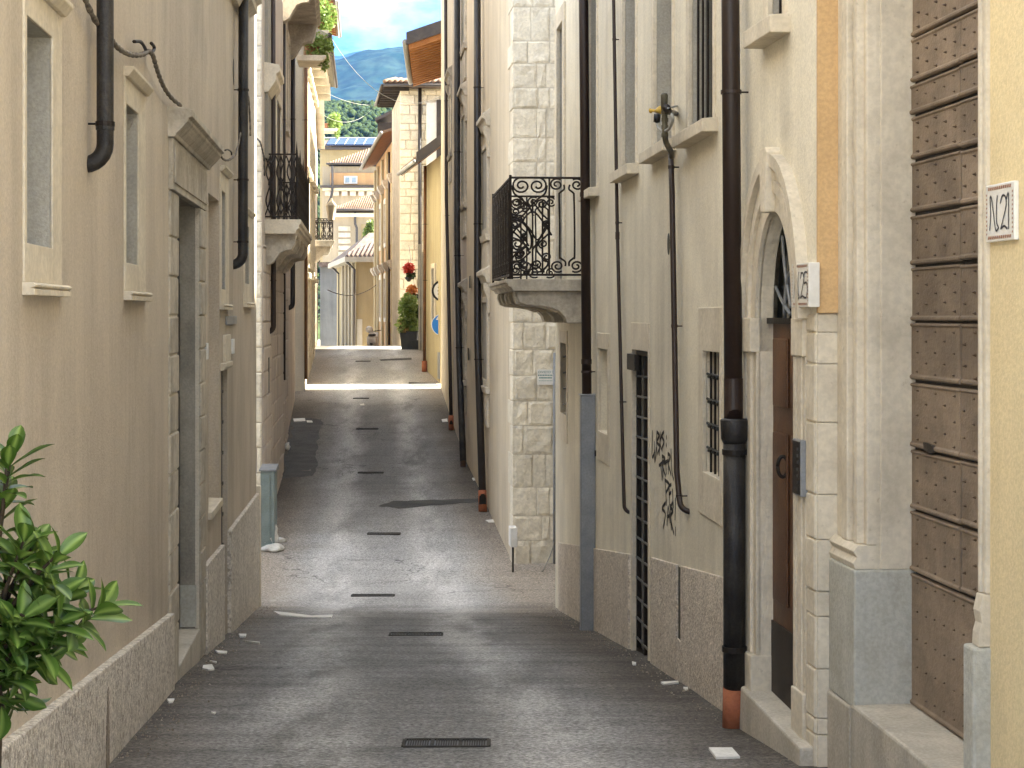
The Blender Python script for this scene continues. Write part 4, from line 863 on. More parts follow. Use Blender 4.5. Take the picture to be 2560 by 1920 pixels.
# scroll-work: unit coords, x from wall (0) to outer post (1); traced as C-scrolls, lyre and lattice
def px(pts): return [((1300-x)/595., (1065-y)/900.) for x, y in pts]
side = []
side += [px([(1020, 165), (1020, 1065)])]
for cx, sgn in ((1080, 1), (1245, -1)):
    side += [px(spiral((cx, 228), 12, 58, math.pi*(.5 if sgn > 0 else .5), -1.6*sgn*-1, 26))]
    side += [px(spiral((cx+(8 if sgn > 0 else -5), 985), 12, 58, -math.pi*.5, -1.6*sgn, 26))]
side += [px(crm([(1138, 228), (1140, 270), (1105, 305), (1100, 340), (1105, 620), (1105, 890), (1112, 910), (1150, 945), (1150, 985)], 5)), px(crm([(1187, 228), (1180, 270), (1215, 305), (1220, 340), (1225, 620), (1225, 890), (1215, 910), (1182, 945), (1182, 985)], 5))]
side += [px(spiral((795, 240), 15, 78, .3, 1.7, 26)), px(spiral((925, 240), 15, 78, 2.8, -1.7, 26))]
side += [px(crm([(718, 235), (735, 310), (790, 360), (860, 440), (890, 520)], 5)), px(crm([(1002, 235), (985, 310), (930, 360), (860, 440), (800, 520), (715, 560)], 5))]
side += [px(crm([(885, 360), (885, 1065)], 1)), px(crm([(965, 370), (965, 1065)], 1))]
side += [px(crm([(710, 520), (790, 560), (860, 640), (930, 740), (1010, 560)], 5)), px(crm([(710, 700), (790, 580), (880, 480), (960, 560), (1040, 700)], 5)), px(crm([(720, 560), (800, 580), (870, 700), (860, 830), (780, 720), (720, 660)], 5))]
side += [px(crm([(880, 840), (960, 700), (1015, 600)], 4)), px(crm([(890, 390), (960, 500), (1020, 560)], 4)), px(crm([(1018, 680), (930, 780), (920, 840), (970, 910), (1010, 960), (960, 1030), (890, 1040)], 5))]
for cx, cy, r_ in ((755, 400, 45), (820, 430, 50), (960, 410, 45), (745, 480, 38), (760, 780, 55), (970, 780, 40), (1000, 590, 35), (760, 985, 45), (830, 985, 60), (915, 965, 45), (1000, 900, 45), (740, 600, 40), (770, 880, 40), (830, 1045, 25)):
    side += [px(spiral((cx, cy), r_*.25, r_, random.random()*6, 1.6*random.choice((-1, 1)), 18))]
side += [px(crm([(860, 860), (800, 760), (720, 720)], 4)), px(crm([(870, 850), (790, 930), (710, 940)], 4)), px(crm([(720, 860), (790, 840), (850, 780)], 4))]
HB = WA.Y(sn, dp)*254/F*1.0
rails(WA, bal, sn, sf, zs, dp, HB, side, side, 7, .011)
pipe(WA, 'drainpipe', 'brown drainpipe running into a grey steel guard beside the right balcony', [(1457, -700), (1459, 0), (1467, 985)], .052, .09, 'pipe_brown', (930,), sockets=((490, .05, 1.12), (905, .05, 1.1)))
g = thing('pipe_guard', 'grey steel pipe guard standing on the street under the brown drainpipe', 'pipe guard', WA.at(1478, 1545, .05))
a = WA.su(1489, 0); b = a+.13; zt = WA.z(988, a, .1); m = MB(); m.wbox(WA, a, b, zg(WA.Y(a))-.1, zt, 0, .155); m.build('guard_sheet', 'galv', g, bevel=.01)
m = MB(); m.wbox(WA, a-.01, b+.01, zt, zt+.012, 0, .165); m.build('guard_cap', 'alu', g)
for v in (1140, 1500):
    z = WA.z(v, a, .1); m = MB(); m.wbox(WA, a-.05, b+.05, z, z+.06, 0, .012); m.build('strap', 'iron', g)
pipe(WA, 'gas_pipe', 'thin brown gas pipe leaning down the right wall beside the grille door', [(1533, -600), (1534, 0), (1543, 560), (1558, 1180), (1561, 1282)], .017, .045, 'pipe_brown', (100, 557, 1008), into=True, cat='gas pipe', sockets=((590, .07, 1.25),), n=10)
gp = pipe(WA, 'gas_pipe', 'brown gas pipe below the yellow valve on the right wall', [(1677, 385), (1680, 480), (1692, 1180), (1698, 1240), (1703, 1280)], .022, .06, 'pipe_brown', (418, 818, 1240), into=True, cat='gas pipe', n=10)
# gas valve
gv = thing('gas_valve', 'khaki gas valve with yellow tap and grey hose loop on the right wall', 'gas valve', WA.at(1668, 400, 0))
dv = .20
def q_(u, v, d=dv): return tuple(WA.at(u, v, d))
m = MB(); m.tube(crm([q_(1661, 238), q_(1662, 300), q_(1663, 345), q_(1668, 362, .16), q_(1678, 380, .09), q_(1679, 392, .07)], 4), .021, 10); m.build('standpipe', 'khaki', gv, smooth=True)
m = MB(); m.lathe(Vector(q_(1661, 238))-Vector((0, 0, .0)), [(.024, -.11), (.026, 0), (.02, .012)], 12); m.build('cap', 'khaki', gv, smooth=True)
for v in (282, 300, 318, 338): 
    c = Vector(q_(1662, v)); m = MB(); m.tube([c-Vector((0, 0, .014)), c+Vector((0, 0, .014))], .028, 6); m.build('union_nut', 'khaki', gv)
m = MB(); m.tube([q_(1658, 273), q_(1650, 275, dv+.03), q_(1640, 277, dv+.05)], [.026, .03, .014], 10); m.build('tap', 'brass', gv, smooth=True)
m = MB(); m.tube([q_(1640, 277, dv+.05), q_(1630, 276, dv+.07), q_(1626, 277, dv+.08)], [.010, .010, .02], 8); m.build('tap_lever', 'brass', gv, smooth=True)
m = MB(); m.tube([q_(1666, 270), q_(1674, 280, .12), q_(1692, 285, .0)], [.03, .022, .02], 10); m.build('wall_branch', 'pipe_dark', gv, smooth=True)
m = MB(); m.tube([q_(1643, 285), q_(1642, 305)], .026, 10); m.build('regulator', 'black', gv, smooth=True)
m = MB(); m.tube(crm([q_(1642, 308), q_(1648, 322), q_(1660, 328), q_(1674, 320), q_(1682, 300), q_(1680, 285)], 6), .011, 8); m.build('hose', 'greyrubber', gv, smooth=True)
m = MB(); m.tube([q_(1670, 270), q_(1693, 265, 0)], .007, 6); m.build('support', 'galv', gv)
# graffiti
gr_ = thing('graffiti', 'black sprayed handwriting in four slanting lines on the right wall', 'graffiti', WA.at(1660, 1340, 0))
def gl(pts): return [WA.uv(1400+x*.3014, 840+y*.3014) for x, y in pts]
LET = [[(770, 790), (767, 1000), (790, 955)], [(786, 880), (788, 1040), (806, 930)], [(806, 795), (800, 965)], [(806, 795), (826, 825), (806, 880), (830, 915), (812, 975)], [(834, 800), (828, 985)], [(852, 810), (832, 885), (850, 950)], [(864, 795), (846, 830), (866, 875), (850, 925)], [(885, 830), (887, 850)], [(884, 895), (886, 915)],
       [(824, 1075), (866, 1035)], [(838, 1060), (850, 1190)], [(850, 995), (856, 1165)], [(850, 995), (874, 1020), (854, 1075), (878, 1160)], [(866, 1055), (896, 1035)], [(880, 1045), (884, 1140)], [(898, 975), (902, 1140)], [(898, 975), (917, 1000), (902, 1055), (924, 1150)], [(924, 945), (930, 1110), (945, 1190)],
       [(874, 1195), (886, 1400)], [(874, 1195), (908, 1232), (884, 1295)], [(906, 1240), (913, 1405), (940, 1375)], [(905, 1245), (926, 1232)], [(908, 1312), (924, 1298)], [(936, 1275), (941, 1420)],
       [(877, 1385), (850, 1430), (877, 1475), (860, 1590)], [(890, 1565), (900, 1415), (916, 1545)], [(892, 1500), (914, 1488)], [(916, 1425), (926, 1605)], [(916, 1425), (940, 1450), (920, 1505), (947, 1640)], [(960, 1350), (957, 1520)], [(962, 1590), (961, 1650)]]
m = MB()
for l_ in LET: stroke(m, WA, crm(gl(l_), 4), .028, .003)
m.build('lettering', 'graff', gr_, fix=False, kind='stuff')
# thick drainpipe at the bend
dpz = pipe(WA, 'drainpipe', 'thick brown drainpipe with black cast iron lower half and terracotta foot', [(1825, -500), (1826, 0), (1834, 1062)], .056, .10, 'pipe_brown', (232,), sockets=((925, .0, 1.0), (1000, .26, 1.04), (1056, .05, 1.1)), n=20)
rt = dpz
pts = [WA.at(1836, 1055, .10), WA.at(1836, 1722, .10)]
m = MB(); m.tube(pts, .068, 20); m.build('lower_pipe', 'pipe_black', rt, smooth=True)
m = MB(); c = pts[0]; m.tube([c-Vector((0, 0, .13)), c-Vector((0, 0, .10)), c+Vector((0, 0, .01)), c+Vector((0, 0, .02))], [.069, .082, .086, .08], 20); m.build('bell_socket', 'pipe_black', rt, smooth=True)
for v in (1130, 1622):
    c = WA.at(1836, v, .10); m = MB(); m.tube([c-Vector((0, 0, .016)), c+Vector((0, 0, .016))], .076, 20); m.build('clamp', 'iron', rt)
m = MB(); m.tube([WA.at(1836, 1718, .10), WA.at(1833, 1830, .10)], [.070, .067], 20); m.build('foot', 'terracotta', rt, smooth=True)

# ---- arched door bay
hu = rect(WB, 1925, 1962, -400, 52, 1945, 1945)     # upper window
zsp = WB.z(795, WB.su(1940)); zap = WB.z(528, WB.su(1938)); zth = WB.z(1758, WB.su(1935))
oa, ob = WB.su(1990), WB.su(1898); cx = (oa+ob)/2; hwd = (ob-oa)/2
hole = (oa, ob, zth-.05, zap)
facade(WB, R1, 0, WB.len, ZB, ZT3, [hole, hu], 'r1')
def arc(hw, rise, n=20, c=None): c = cx if c is None else c; return [(c-hw*math.cos(math.pi*k/n), zsp+rise*math.sin(math.pi*k/n)) for k in range(n+1)]
inn = arc(hwd, zap-zsp)
m = MB()
for (a, z), (b, y) in zip(inn, inn[1:]): m.poly([WB.p(a, 0, z), WB.p(b, 0, y), WB.p(b, 0, zap), WB.p(a, 0, zap)])
m.build('spandrel', 'r1', R1, fix=False)
fo = window(WB, R1, hu, (.06, .10, 0, .1), .018, .10, 'stone', 'reveal', 'glassdark', sill=(.07, .11, .12), bars=4)
dr = MB(); dep = -.085
for (a, z), (b, y) in zip(inn, inn[1:]): dr.poly([WB.p(a, 0, z), WB.p(b, 0, y), WB.p(b, dep, y), WB.p(a, dep, z)])
reveal(dr, WB, oa, ob, zth-.05, zsp, 0, dep, 'lr')
dr = dr.build('arched_doorway', 'stone', R1, fix=False)
def ring(h0, r0, h1, r1, d0, d1, name):
    A_, B_ = arc(h0, r0), arc(h1, r1); m = MB()
    for k in range(20): m.hexa([WB.p(*x) for x in ((A_[k][0], d0, A_[k][1]), (A_[k+1][0], d0, A_[k+1][1]), (B_[k+1][0], d0, B_[k+1][1]), (B_[k][0], d0, B_[k][1]), (A_[k][0], d1, A_[k][1]), (A_[k+1][0], d1, A_[k+1][1]), (B_[k+1][0], d1, B_[k+1][1]), (B_[k][0], d1, B_[k][1]))])
    return m.build(name, 'stone', dr)
ri = zap-zsp; OW = .30; 
ring(hwd, ri, hwd+.11, ri+.11, -.01, .025, 'arch_moulding'); ring(hwd+.112, ri+.112, hwd+.17, ri+.18, -.01, .045, 'arch_moulding'); ring(hwd+.172, ri+.182, hwd+.23, ri+.25, -.01, .03, 'arch_moulding'); ring(hwd+.232, ri+.252, hwd+.285, ri+.325, -.01, .065, 'arch_moulding')
m = MB(); m.wplate(WB, [(cx-.05, zsp+ri-.01), (cx+.05, zsp+ri-.01), (cx+.09, zsp+ri+.33), (cx+.06, zsp+ri+.36), (cx-.06, zsp+ri+.36), (cx-.09, zsp+ri+.33)], -.01, .085); m.build('keystone', 'stone', dr, bevel=.008)
zi = WB.z(881, WB.su(1900))
for (e, sg) in ((oa, -1), (ob, 1)):
    lo, hi = (e-.24, e) if sg < 0 else (e, e+.30)
    if sg < 0: lo = max(lo, .02)
    m = MB(); m.wbox(WB, lo, hi, zi, zsp, -.08, .055 if sg > 0 else .03); m.build('impost', 'stone', dr, bevel=.006)
    zbb = WB.z(1640, WB.su(1900))
    n3 = 4; wd_ = (hi-lo)/n3
    m = MB()
    for k in range(n3):
        a = lo+k*wd_; m.wbox(WB, a, a+wd_-.0005, zbb, zi-.001, -.01, ((.018, .038, .022, .032) if sg > 0 else (.012, .02, .01, .018))[k])
    m.build('jamb', 'stone', dr, bevel=.004)
    m = MB(); m.wbox(WB, lo-.005, hi+.0, ZB, zbb-.001, -.08, .055 if sg > 0 else .03); m.build('jamb_base', 'stone', dr, bevel=.008)
    # stone reveal lining with joints
lf = MB(); lf.wbox(WB, oa-.05, ob+.05, zth-.1, zsp-.02, dep-.05, dep); lf = lf.build('door_leaf', 'brownwood', R1)
for k, (z0, z1) in enumerate(((zth+.55, zth+1.55), (zth+1.7, zsp-.12))):
    for a, b in ((oa+.06, cx-.04), (cx+.04, ob-.06)):
        m = MB(); m.wbox(WB, a, b, z0, z1, dep, dep+.02); m.build('door_panel', 'brownwood', lf, bevel=.012)
m = MB(); m.wbox(WB, oa, ob, zth-.02, zth+.42, dep, dep+.012); m.build('kick_board', 'darkwood', lf)
m = MB(); c = WB.p(cx+.06, dep+.0, WB.z(1175, WB.su(1960))); hp = []
for t in range(17): hp.append(c+Vector((WB.n.x, WB.n.y, 0))*(.035+.03*math.cos(t/16*2*math.pi))+Vector((0, 0, .06*math.sin(t/16*2*math.pi))))
m.tube(hp, .011, 8); m.build('knocker_handle', 'iron', lf, smooth=True)
m = MB(); m.wbox(WB, oa, ob, zsp-.035, zsp, dep-.02, dep+.04); m.build('transom', 'iron', dr)
fl = MB(); pts_ = [(a, z) for a, z in arc(hwd+.02, ri+.02)]; fl.wplate(WB, pts_, dep-.05, dep-.03); fl = fl.build('fanlight', 'glassdark', R1)
for k in range(5):
    t = math.pi*(k+.5)/5; m = MB(); q = [(cx-hwd*f*math.cos(t)+.04*math.sin(f*3.1), zsp+ri*f*math.sin(t)) for f in (.12, .35, .6, .8, .97)]; m.tube([WB.p(a, dep-.01, z) for a, z in crm(q, 4)], .011, 6); m.build('fanlight_bar', 'galv', fl, smooth=True)
m = MB(); m.tube([WB.p(a, dep-.01, z) for a, z in arc(hwd*.45, ri*.45, 14)], .012, 6); m.build('fanlight_bar', 'galv', fl, smooth=True)
st = MB(); st.wslant(WB, .02, ob+.16, ZB, zth-.04, ZB, zth-.0, -.12, .085); st.build('doorstep', 'stone_grey', dr, bevel=.015)
# return of the wall at the bend towards the gate: quoins below, ochre above
Xc0 = (2127-1280)/F*YB1
WQ = Wall((xb(YB1), YB1), (Xc0+.02, YB1), 1)
R1c = thing('ochre_house', 'ochre yellow house at the right edge with studded oak gate', 'house', (Xc0, YB1, zg(YB1)))
zq = ZE+(HOR-783)/F*YB1
m = MB(); m.wbox(WQ, .002, WQ.len, ZB, zq, -.35, .0); mb_ = m.build('quoin_pier', 'mortar', R1c)
m = MB(); m.wbox(WQ, -.0, WQ.len, zq, ZT3, -.35, .03); m.build('ochre_return', 'ochre', R1c, bevel=.006)
zz = [zg(YB1)-.35]+[ZE+(HOR-v)/F*YB1 for v in (1836, 1796, 1672, 1541, 1478, 1349, 1236, 1056, 910, 831)]+[zq]
for i, (a, b) in enumerate(zip(zz, zz[1:])):
    sp = [0, WQ.len] if i != 4 else [0, WQ.len*.47, WQ.len]
    for x0, x1 in zip(sp, sp[1:]):
        m = MB(); m.wbox(WQ, x0+.002, x1-.003, a+.002, b-.002, -.3, .014+random.uniform(-.003, .003)); m.build('quoin', 'stone', mb_, bevel=.006)
    # street-side face of the quoins
    m = MB(); m.wbox(WB, .001, .17, a+.004, b-.004, -.05, .012+random.uniform(-.002, .004)); m.build('quoin', 'stone', mb_, bevel=.009)

# ---- ochre house with oak gate
Xc = Xc0+.0956*YB1
def xc(y): return Xc-.0956*y
WC = Wall((xc(3.4), 3.4), (xc(YB1-.002), YB1-.002), -1)
g0, g1 = WC.su(2443, .03), WC.su(2191)
zth2 = WC.z(1790, WC.su(2290, -.18), -.18); ZG = ZE+2.6
zth2 = ZE+(HOR-1757)/F*WC.Y(g1, -.18)
facade(WC, R1c, 0, WC.len, ZB, ZT3, [(g0, g1, zth2-.3, ZG)], 'yellow')
gt = MB(); reveal(gt, WC, g0, g1, zth2-.3, ZG, .0, -.25, 'lrt'); gt = gt.build('gateway', 'stone', R1c, fix=False)
GD = -.185
zpl = ZE+(HOR-1423)/F*WC.Y(g1)
# far jamb pilaster with mouldings, near jamb
prof = [(0, .055, .05), (.055, .12, .085), (.12, .20, .06), (.20, .30, .095), (.30, .36, .05), (.36, WC.len-g1-.001, .075)]
m = MB()
for a, b, d in prof: m.wbox(WC, g1+a, g1+b-.0005, zpl+.12, ZG+.6, -.02, d)
m.build('jamb', 'stone', gt, bevel=.007)
m = MB(); m.wprof(WC, g1+.0, WC.len-.002, [(-.02, zpl), (.11, zpl), (.12, zpl+.03), (.10, zpl+.06), (.12, zpl+.09), (.095, zpl+.119), (-.02, zpl+.119)]); m.build('jamb_moulding', 'stone', gt, bevel=.004)
m = MB(); m.wbox(WC, g1-.02, WC.len-.002, zth2-.02, zpl-.001, -.20, .12); m.build('jamb_plinth', 'stone_blue', gt, bevel=.010)
m = MB(); m.wbox(WC, g1-.012, g1+.02, zpl, ZG, -.20, -.021); m.build('reveal_slab', 'stone', gt, bevel=.004)
nj = [(0, .03, .033), (.03, .07, .022)]
m = MB()
for a, b, d in nj: m.wbox(WC, g0-b, g0-a-.0005, zpl+.12, ZG+.6, -.20, d*.9)
m.build('jamb', 'stone', gt, bevel=.007)
m = MB(); m.wbox(WC, g0-.075, g0+.05, zth2-.6, zpl-.10, -.20, .075); m.build('jamb_plinth', 'stone_blue', gt, bevel=.012)
m = MB(); m.wprof(WC, g0-.072, g0+.012, [(-.2, zpl-.099), (.05, zpl-.099), (.047, zpl-.04), (.036, zpl), (.045, zpl+.05), (.03, zpl+.119), (-.2, zpl+.119)]); m.build('jamb_moulding', 'stone', gt, bevel=.006)
# planks
rows = [-120, -20, 96, 210, 291, 405, 536, 667, 804, 951, 1118, 1273, 1427, 1757]
sg = WC.su(2405, GD)
def gz(v): return ZE+(HOR-v)/F*WC.Y(g1, GD)
gate = MB(); gate.wbox(WC, g0-.05, g1+.03, zth2-.02, ZG, GD-.06, GD-.012); gate = gate.build('gate', 'darkwood', R1c)
for v0, v1 in zip(rows, rows[1:]):
    big = v1 == 1757
    segs = [(g0-.02, g1+.0)] if big or v0 < 60 else [(g0-.02, sg-.006), (sg+.006, g1)]
    for a, b in segs:
        z0, z1 = gz(v1)+(.0 if big else .007+random.uniform(-.003, .005)), gz(v0)-.003-random.uniform(0, .006); dj = random.uniform(-.004, .006)
        m = MB(); m.wprof(WC, a, b, [(x_+dj, y_) for x_, y_ in [(GD-.012, z0), (GD+.002, z0), (GD+.014, z0+.006), (GD+.014, z0+.018), (GD+.004, z0+.026), (GD+.004, z1-.02), (GD+.012, z1-.014), (GD+.010, z1-.004), (GD-.012, z1)]]); m.build('plank', 'oak', gate, bevel=.003)
m = MB(); rs = random.Random(5)
def stud(s, z):
    c = [(s-.008, z), (s, z-.008), (s+.008, z), (s, z+.008)]; i = m.add([WC.p(a, GD+.003, y) for a, y in c]+[WC.p(s, GD+.022, z)])
    for k in range(4): m.f.append((i+k, i+(k+1) % 4, i+4))
for v0, v1 in zip(rows, rows[1:]):
    z0, z1 = gz(v1)+.045, gz(v0)-.045; nr = 5 if v1-v0 > 100 else 3; n_ = 11
    if v1 == 1757: nr = 5; z0 += .02
    for j in range(nr):
        z = z0+(z1-z0)*j/(nr-1)
        for k in range(n_):
            if (j+k) % 2 and v1 != 1757: continue
            stud(g0+.02+(g1-g0-.04)*(k+.3)/n_+rs.uniform(-.006, .006), z+rs.uniform(-.006, .006))
m.build('iron_studs', 'stud', gate, fix=False, kind='stuff')
m = MB(); s, z = WC.uv(2330, 1118, GD); m.wplate(WC, [(s+.07, z+.02), (s-.07, z+.012), (s-.08, z-.02), (s-.03, z-.03), (s+.06, z-.02)], GD+.004, GD+.022); m.build('worn_latch', 'darkwood', gate)
# threshold step
m = MB(); m.wslant(WC, g0-.25, g1+.03, ZB, zth2-.02, ZB, zth2+.0, -.24, .125); m.build('threshold', 'stone_grey', gt, bevel=.015)
m = MB(); m.wslant(WC, g0-1.0, g1+.30, ZB, zth2-.26, ZB, zth2-.16, -.02, .17) if False else m.wbox(WC, g1+.031, WC.len-.002, ZB, zth2-.021, -.02, .13); m.build('step_end', 'stone_grey', gt, bevel=.012)

# house number tiles
def number_tile(W, u0, u1, v0, v1, label, digits, d=.0):
    a, b = W.srange(u0, u1, d); zc = W.su((u0+u1)/2, d); z0, z1 = W.z(v1, zc, d), W.z(v0, zc, d)
    root = thing('number_tile', label, 'house number', W.p((a+b)/2, d, z0)); w_ = b-a; h_ = z1-z0
    m = MB(); m.wbox(W, a, b, z0, z1, 0, d+.02); m.build('tile', 'ceramic', root, bevel=.004)
    m = MB()
    # right-hand wall: reading direction runs from far (large s) to near
    X = lambda x: b-w_*x
    for k in range(11):
        for y in (.045, .90):
            x = .09+.82*k/11; m.poly([W.p(X(x), d+.0215, z0+h_*y), W.p(X(x+.055), d+.0215, z0+h_*y), W.p(X(x+.07), d+.0215, z0+h_*(y+.055)), W.p(X(x+.015), d+.0215, z0+h_*(y+.055))])
    for k in range(10):
        for x in (.03, .93):
            y = .12+.76*k/10; m.poly([W.p(X(x), d+.0215, z0+h_*y), W.p(X(x+.035), d+.0215, z0+h_*(y+.01)), W.p(X(x+.035), d+.0215, z0+h_*(y+.045)), W.p(X(x), d+.0215, z0+h_*(y+.035))])
    m.build('border', 'inkbrown', root, fix=False)
    G = {'N': [[(0, .08), (.05, .5), (.02, .92)], [(.02, .92), (.10, .9), (.30, .1), (.42, .08)], [(.40, .95), (.36, .75), (.36, .3), (.46, .12)]],
         '2': [[(0, .75), (.1, .93), (.25, .9), (.3, .7), (.18, .4), (.02, .08)], [(.02, .08), (.2, .14), (.34, .06)]],
         '1': [[(.0, .8), (.12, .95), (.12, .06)]], '5': [[(.3, .93), (.06, .93), (.04, .58), (.22, .6), (.3, .35), (.2, .08), (0, .12)]], '.': [[(.0, .1), (.03, .1)]]}
    x = .16; m = MB(); adv = {'N': .34, '.': .08, '2': .22, '1': .14, '5': .22}; ks = .68
    for ch in digits:
        for pl in G[ch]: stroke(m, W, crm([(X(x+px_*ks), z0+h_*(.16+.66*py)) for px_, py in pl], 4), w_*.028, d+.0222)
        x += adv[ch]*ks/.68*.9
    m.build('lettering', 'ink', root, fix=False, kind='stuff')
number_tile(WC, 2476, 2548, 458, 603, 'large white house number tile N.21 on the yellow wall at the right edge', 'N.21')
number_tile(WB, 1988, 2031, 658, 768, 'white house number tile N.25 beside the arched door', 'N.25', d=.04)
# intercom beside the arched door
ic = thing('intercom', 'dark metal intercom panel with buttons beside the arched door', 'intercom', WB.at(2008, 1240, .02))
a, b = WB.srange(1999, 2020); z0, z1 = WB.z(1238, WB.su(2008)), WB.z(1098, WB.su(2008))
m = MB(); m.wbox(WB, a, b, z0, z1, .0, .040); m.build('panel', 'galv', ic, bevel=.004)
m = MB(); m.wbox(WB, a+.015, b-.012, z0+.01, z1-.01, .040, .044); m.build('face_plate', 'iron', ic)
for k in range(7):
    z = z0+.03+k*.036; m = MB(); m.wbox(WB, a+.03, a+.06, z, z+.016, .044, .048); m.build('button', 'bar', ic)
# ------------------------------------------------------------------ second right house with white stone corner
W5 = Wall((.02, 27.6), (-.97, 38.5), -1); W5f = Wall((.02, 27.6), (6, 27.6), 1)
R2 = thing('corner_house', 'pale beige house with white ashlar corner beyond the right side street', 'house', (.02, 27.6, zg(27.6)))
m = MB(); m.wbox(W5, .003, W5.len, ZB, ZE+9.9, -8, 0); m.build('wall', 'r2', R2)
m = MB(); m.wbox(W5f, -.0, 6, ZB, ZE+9.9, -.3, .008); bed = m.build('corner_bed', 'mortar', R2)
vr = [1400, 1351, 1290, 1218, 1136, 1064, 1003, 939, 874, 806, 738, 672, 604, 538, 472, 405, 345, 272, 220, 159, 103, 18, -60, -130]
rs = random.Random(11)
for i, (v0, v1) in enumerate(zip(vr, vr[1:])):
    z0, z1 = ZE+(HOR-v0)/F*27.6, ZE+(HOR-v1)/F*27.6
    if i == 0: z0 -= .5
    cut = [0, rs.choice((.22, .30, .38, .44)) if i % 2 else rs.choice((.15, .27, .36)), rs.choice((.5, .56, .62)), .95, 1.3]
    for k, (a, b) in enumerate(zip(cut, cut[1:])):
        st_ = random.Random(i*9+k); c = .016
        m = MB(); x0, x1, y0, y1 = a+.006, b-.006, z0+.006, z1-.006; p = .024*st_.uniform(.7, 1.25)
        nx_, nz_ = 5, 5; idx = []
        for jz in range(nz_):
            for jx in range(nx_):
                fx, fz = jx/(nx_-1), jz/(nz_-1); e = jx in (0, nx_-1) or jz in (0, nz_-1)
                dd = .010 if e else p+st_.uniform(-.010, .007)
                if not e: fx = (0, .1, .5, .9, 1)[jx]; fz = (0, .1, .5, .9, 1)[jz]
                m.add([W5f.p(x0+(x1-x0)*fx+(0 if e else st_.uniform(-.012, .012)), dd, y0+(y1-y0)*fz+(0 if e else st_.uniform(-.012, .012)))])
        for jz in range(nz_-1):
            for jx in range(nx_-1): q = jz*nx_+jx; m.f.append((q, q+1, q+nx_+1, q+nx_))
        m.build('ashlar_block', 'ashlar', bed, fix=False)
    wq = rs.choice((.55, .8)) if i % 2 else .42
    m = MB(); m.wbox(W5, -.02, wq, z0+.006, z1-.006, -.1, .012+rs.uniform(-.004, .006)); m.build('ashlar_block', 'ashlar', bed, bevel=.014)
# street face fittings
def hooded(W, root, u0, u1, z0, z1, smat):
    a, b = W.srange(u0, u1); h = z1-z0
    m = MB(); m.wbox(W, a, b, z0, z1, -.01, .012); wo = m.build('window', 'reveal', root)
    m = MB(); frame(m, W, (a-.18, b+.18, z0-.12, z1+.1), (a, b, z0, z1), -.01, .045); m.build('surround', smat, wo, bevel=.01)
    m = MB(); m.wprof(W, a-.35, b+.35, [(-.02, z1+.35), (.06, z1+.35), (.10, z1+.46), (.15, z1+.49), (.15, z1+.56), (-.02, z1+.68)]); m.build('hood', smat, wo, bevel=.008)
    for s in (a-.3, b+.14): m = MB(); m.wprof(W, s, s+.16, [(-.02, z1-.2), (.05, z1-.2), (.04, z1-.05), (.06, z1+.1), (.11, z1+.22), (.12, z1+.349), (-.02, z1+.349)]); m.build('console', smat, wo, bevel=.006)
    m = MB(); m.wprof(W, a-.28, b+.28, [(-.02, z0-.24), (.07, z0-.24), (.09, z0-.14), (.09, z0-.121), (-.02, z0-.121)]); m.build('sill', smat, wo, bevel=.006)
    m = MB(); m.wbox(W, a-.1, b+.1, z0-.85, z0-.26, -.01, .04); m.build('apron', smat, wo, bevel=.008)
hooded(W5, R2, 1222, 1208, ZE+1.55, ZE+3.0, 'stone'); hooded(W5, R2, 1222, 1208, ZE-1.2, ZE+.2, 'stone')
pipe(W5, 'drainpipe', 'dark bronze drainpipe with terracotta foot on the pale beige corner house', [(1192, -500), (1194, 420), (1194, 850), (1207, 1262)], .068, .12, 'pipe_dark', (220, 560, 900), foot=1228, foot_r=.078)
box = thing('meter_box', 'small white meter box on a dark pipe at the ashlar corner foot', 'meter box', W5.p(.55, 0, zg(28)))
a = W5.su(1279, .1); m = MB(); m.wbox(W5, a, a+.3, ZE+(HOR-1345)/F*27.9, ZE+(HOR-1298)/F*27.9, .012, .12); m.build('box', 'whitepaint', box, bevel=.012)
m = MB(); c = W5.p(a+.12, .07, 0); m.tube([Vector((c.x, c.y, zg(28)-.05)), Vector((c.x, c.y, ZE+(HOR-1345)/F*27.9))], .016, 8); m.build('stand_pipe', 'pipe_dark', box, smooth=True)
cd = thing('conduit', 'grey conduit with cable tail at the right edge of the ashlar corner', 'conduit', (.66, 27.5, zg(27.5)))
m = MB(); x = (1386-1280)/F*27.5; m.tube([(x, 27.54, zg(27.5)), (x, 27.54, ZE-.6)], .02, 8); m.build('conduit_pipe', 'galv', cd, smooth=True)
m = MB(); m.tube(crm([(x, 27.54, zg(27.5)+.35), (x-.05, 27.4, zg(27.5)+.2), (x-.16, 27.0, zg(27)+.05), (x-.2, 26.9, zg(26.9)+.02)], 5), .010, 6); m.build('cable_tail', 'cable_pale', cd, smooth=True)
sg_ = thing('notice_sign', 'small white notice with teal print on the ashlar corner', 'sign', P(1362, 960, 27.5))
a, b = W5f.srange(1343, 1384); z0, z1 = ZE+(HOR-962)/F*27.55, ZE+(HOR-924)/F*27.55
m = MB(); m.wbox(W5f, a, b, z0, z1, .03, .055); m.build('board', 'whitepaint', sg_)
t = text_mb('DIVIETO DI', W5f, a+.012, z1-.055, .052, .0562); t.build('lettering', 'inkteal', sg_, fix=False, kind='stuff')
m = MB()
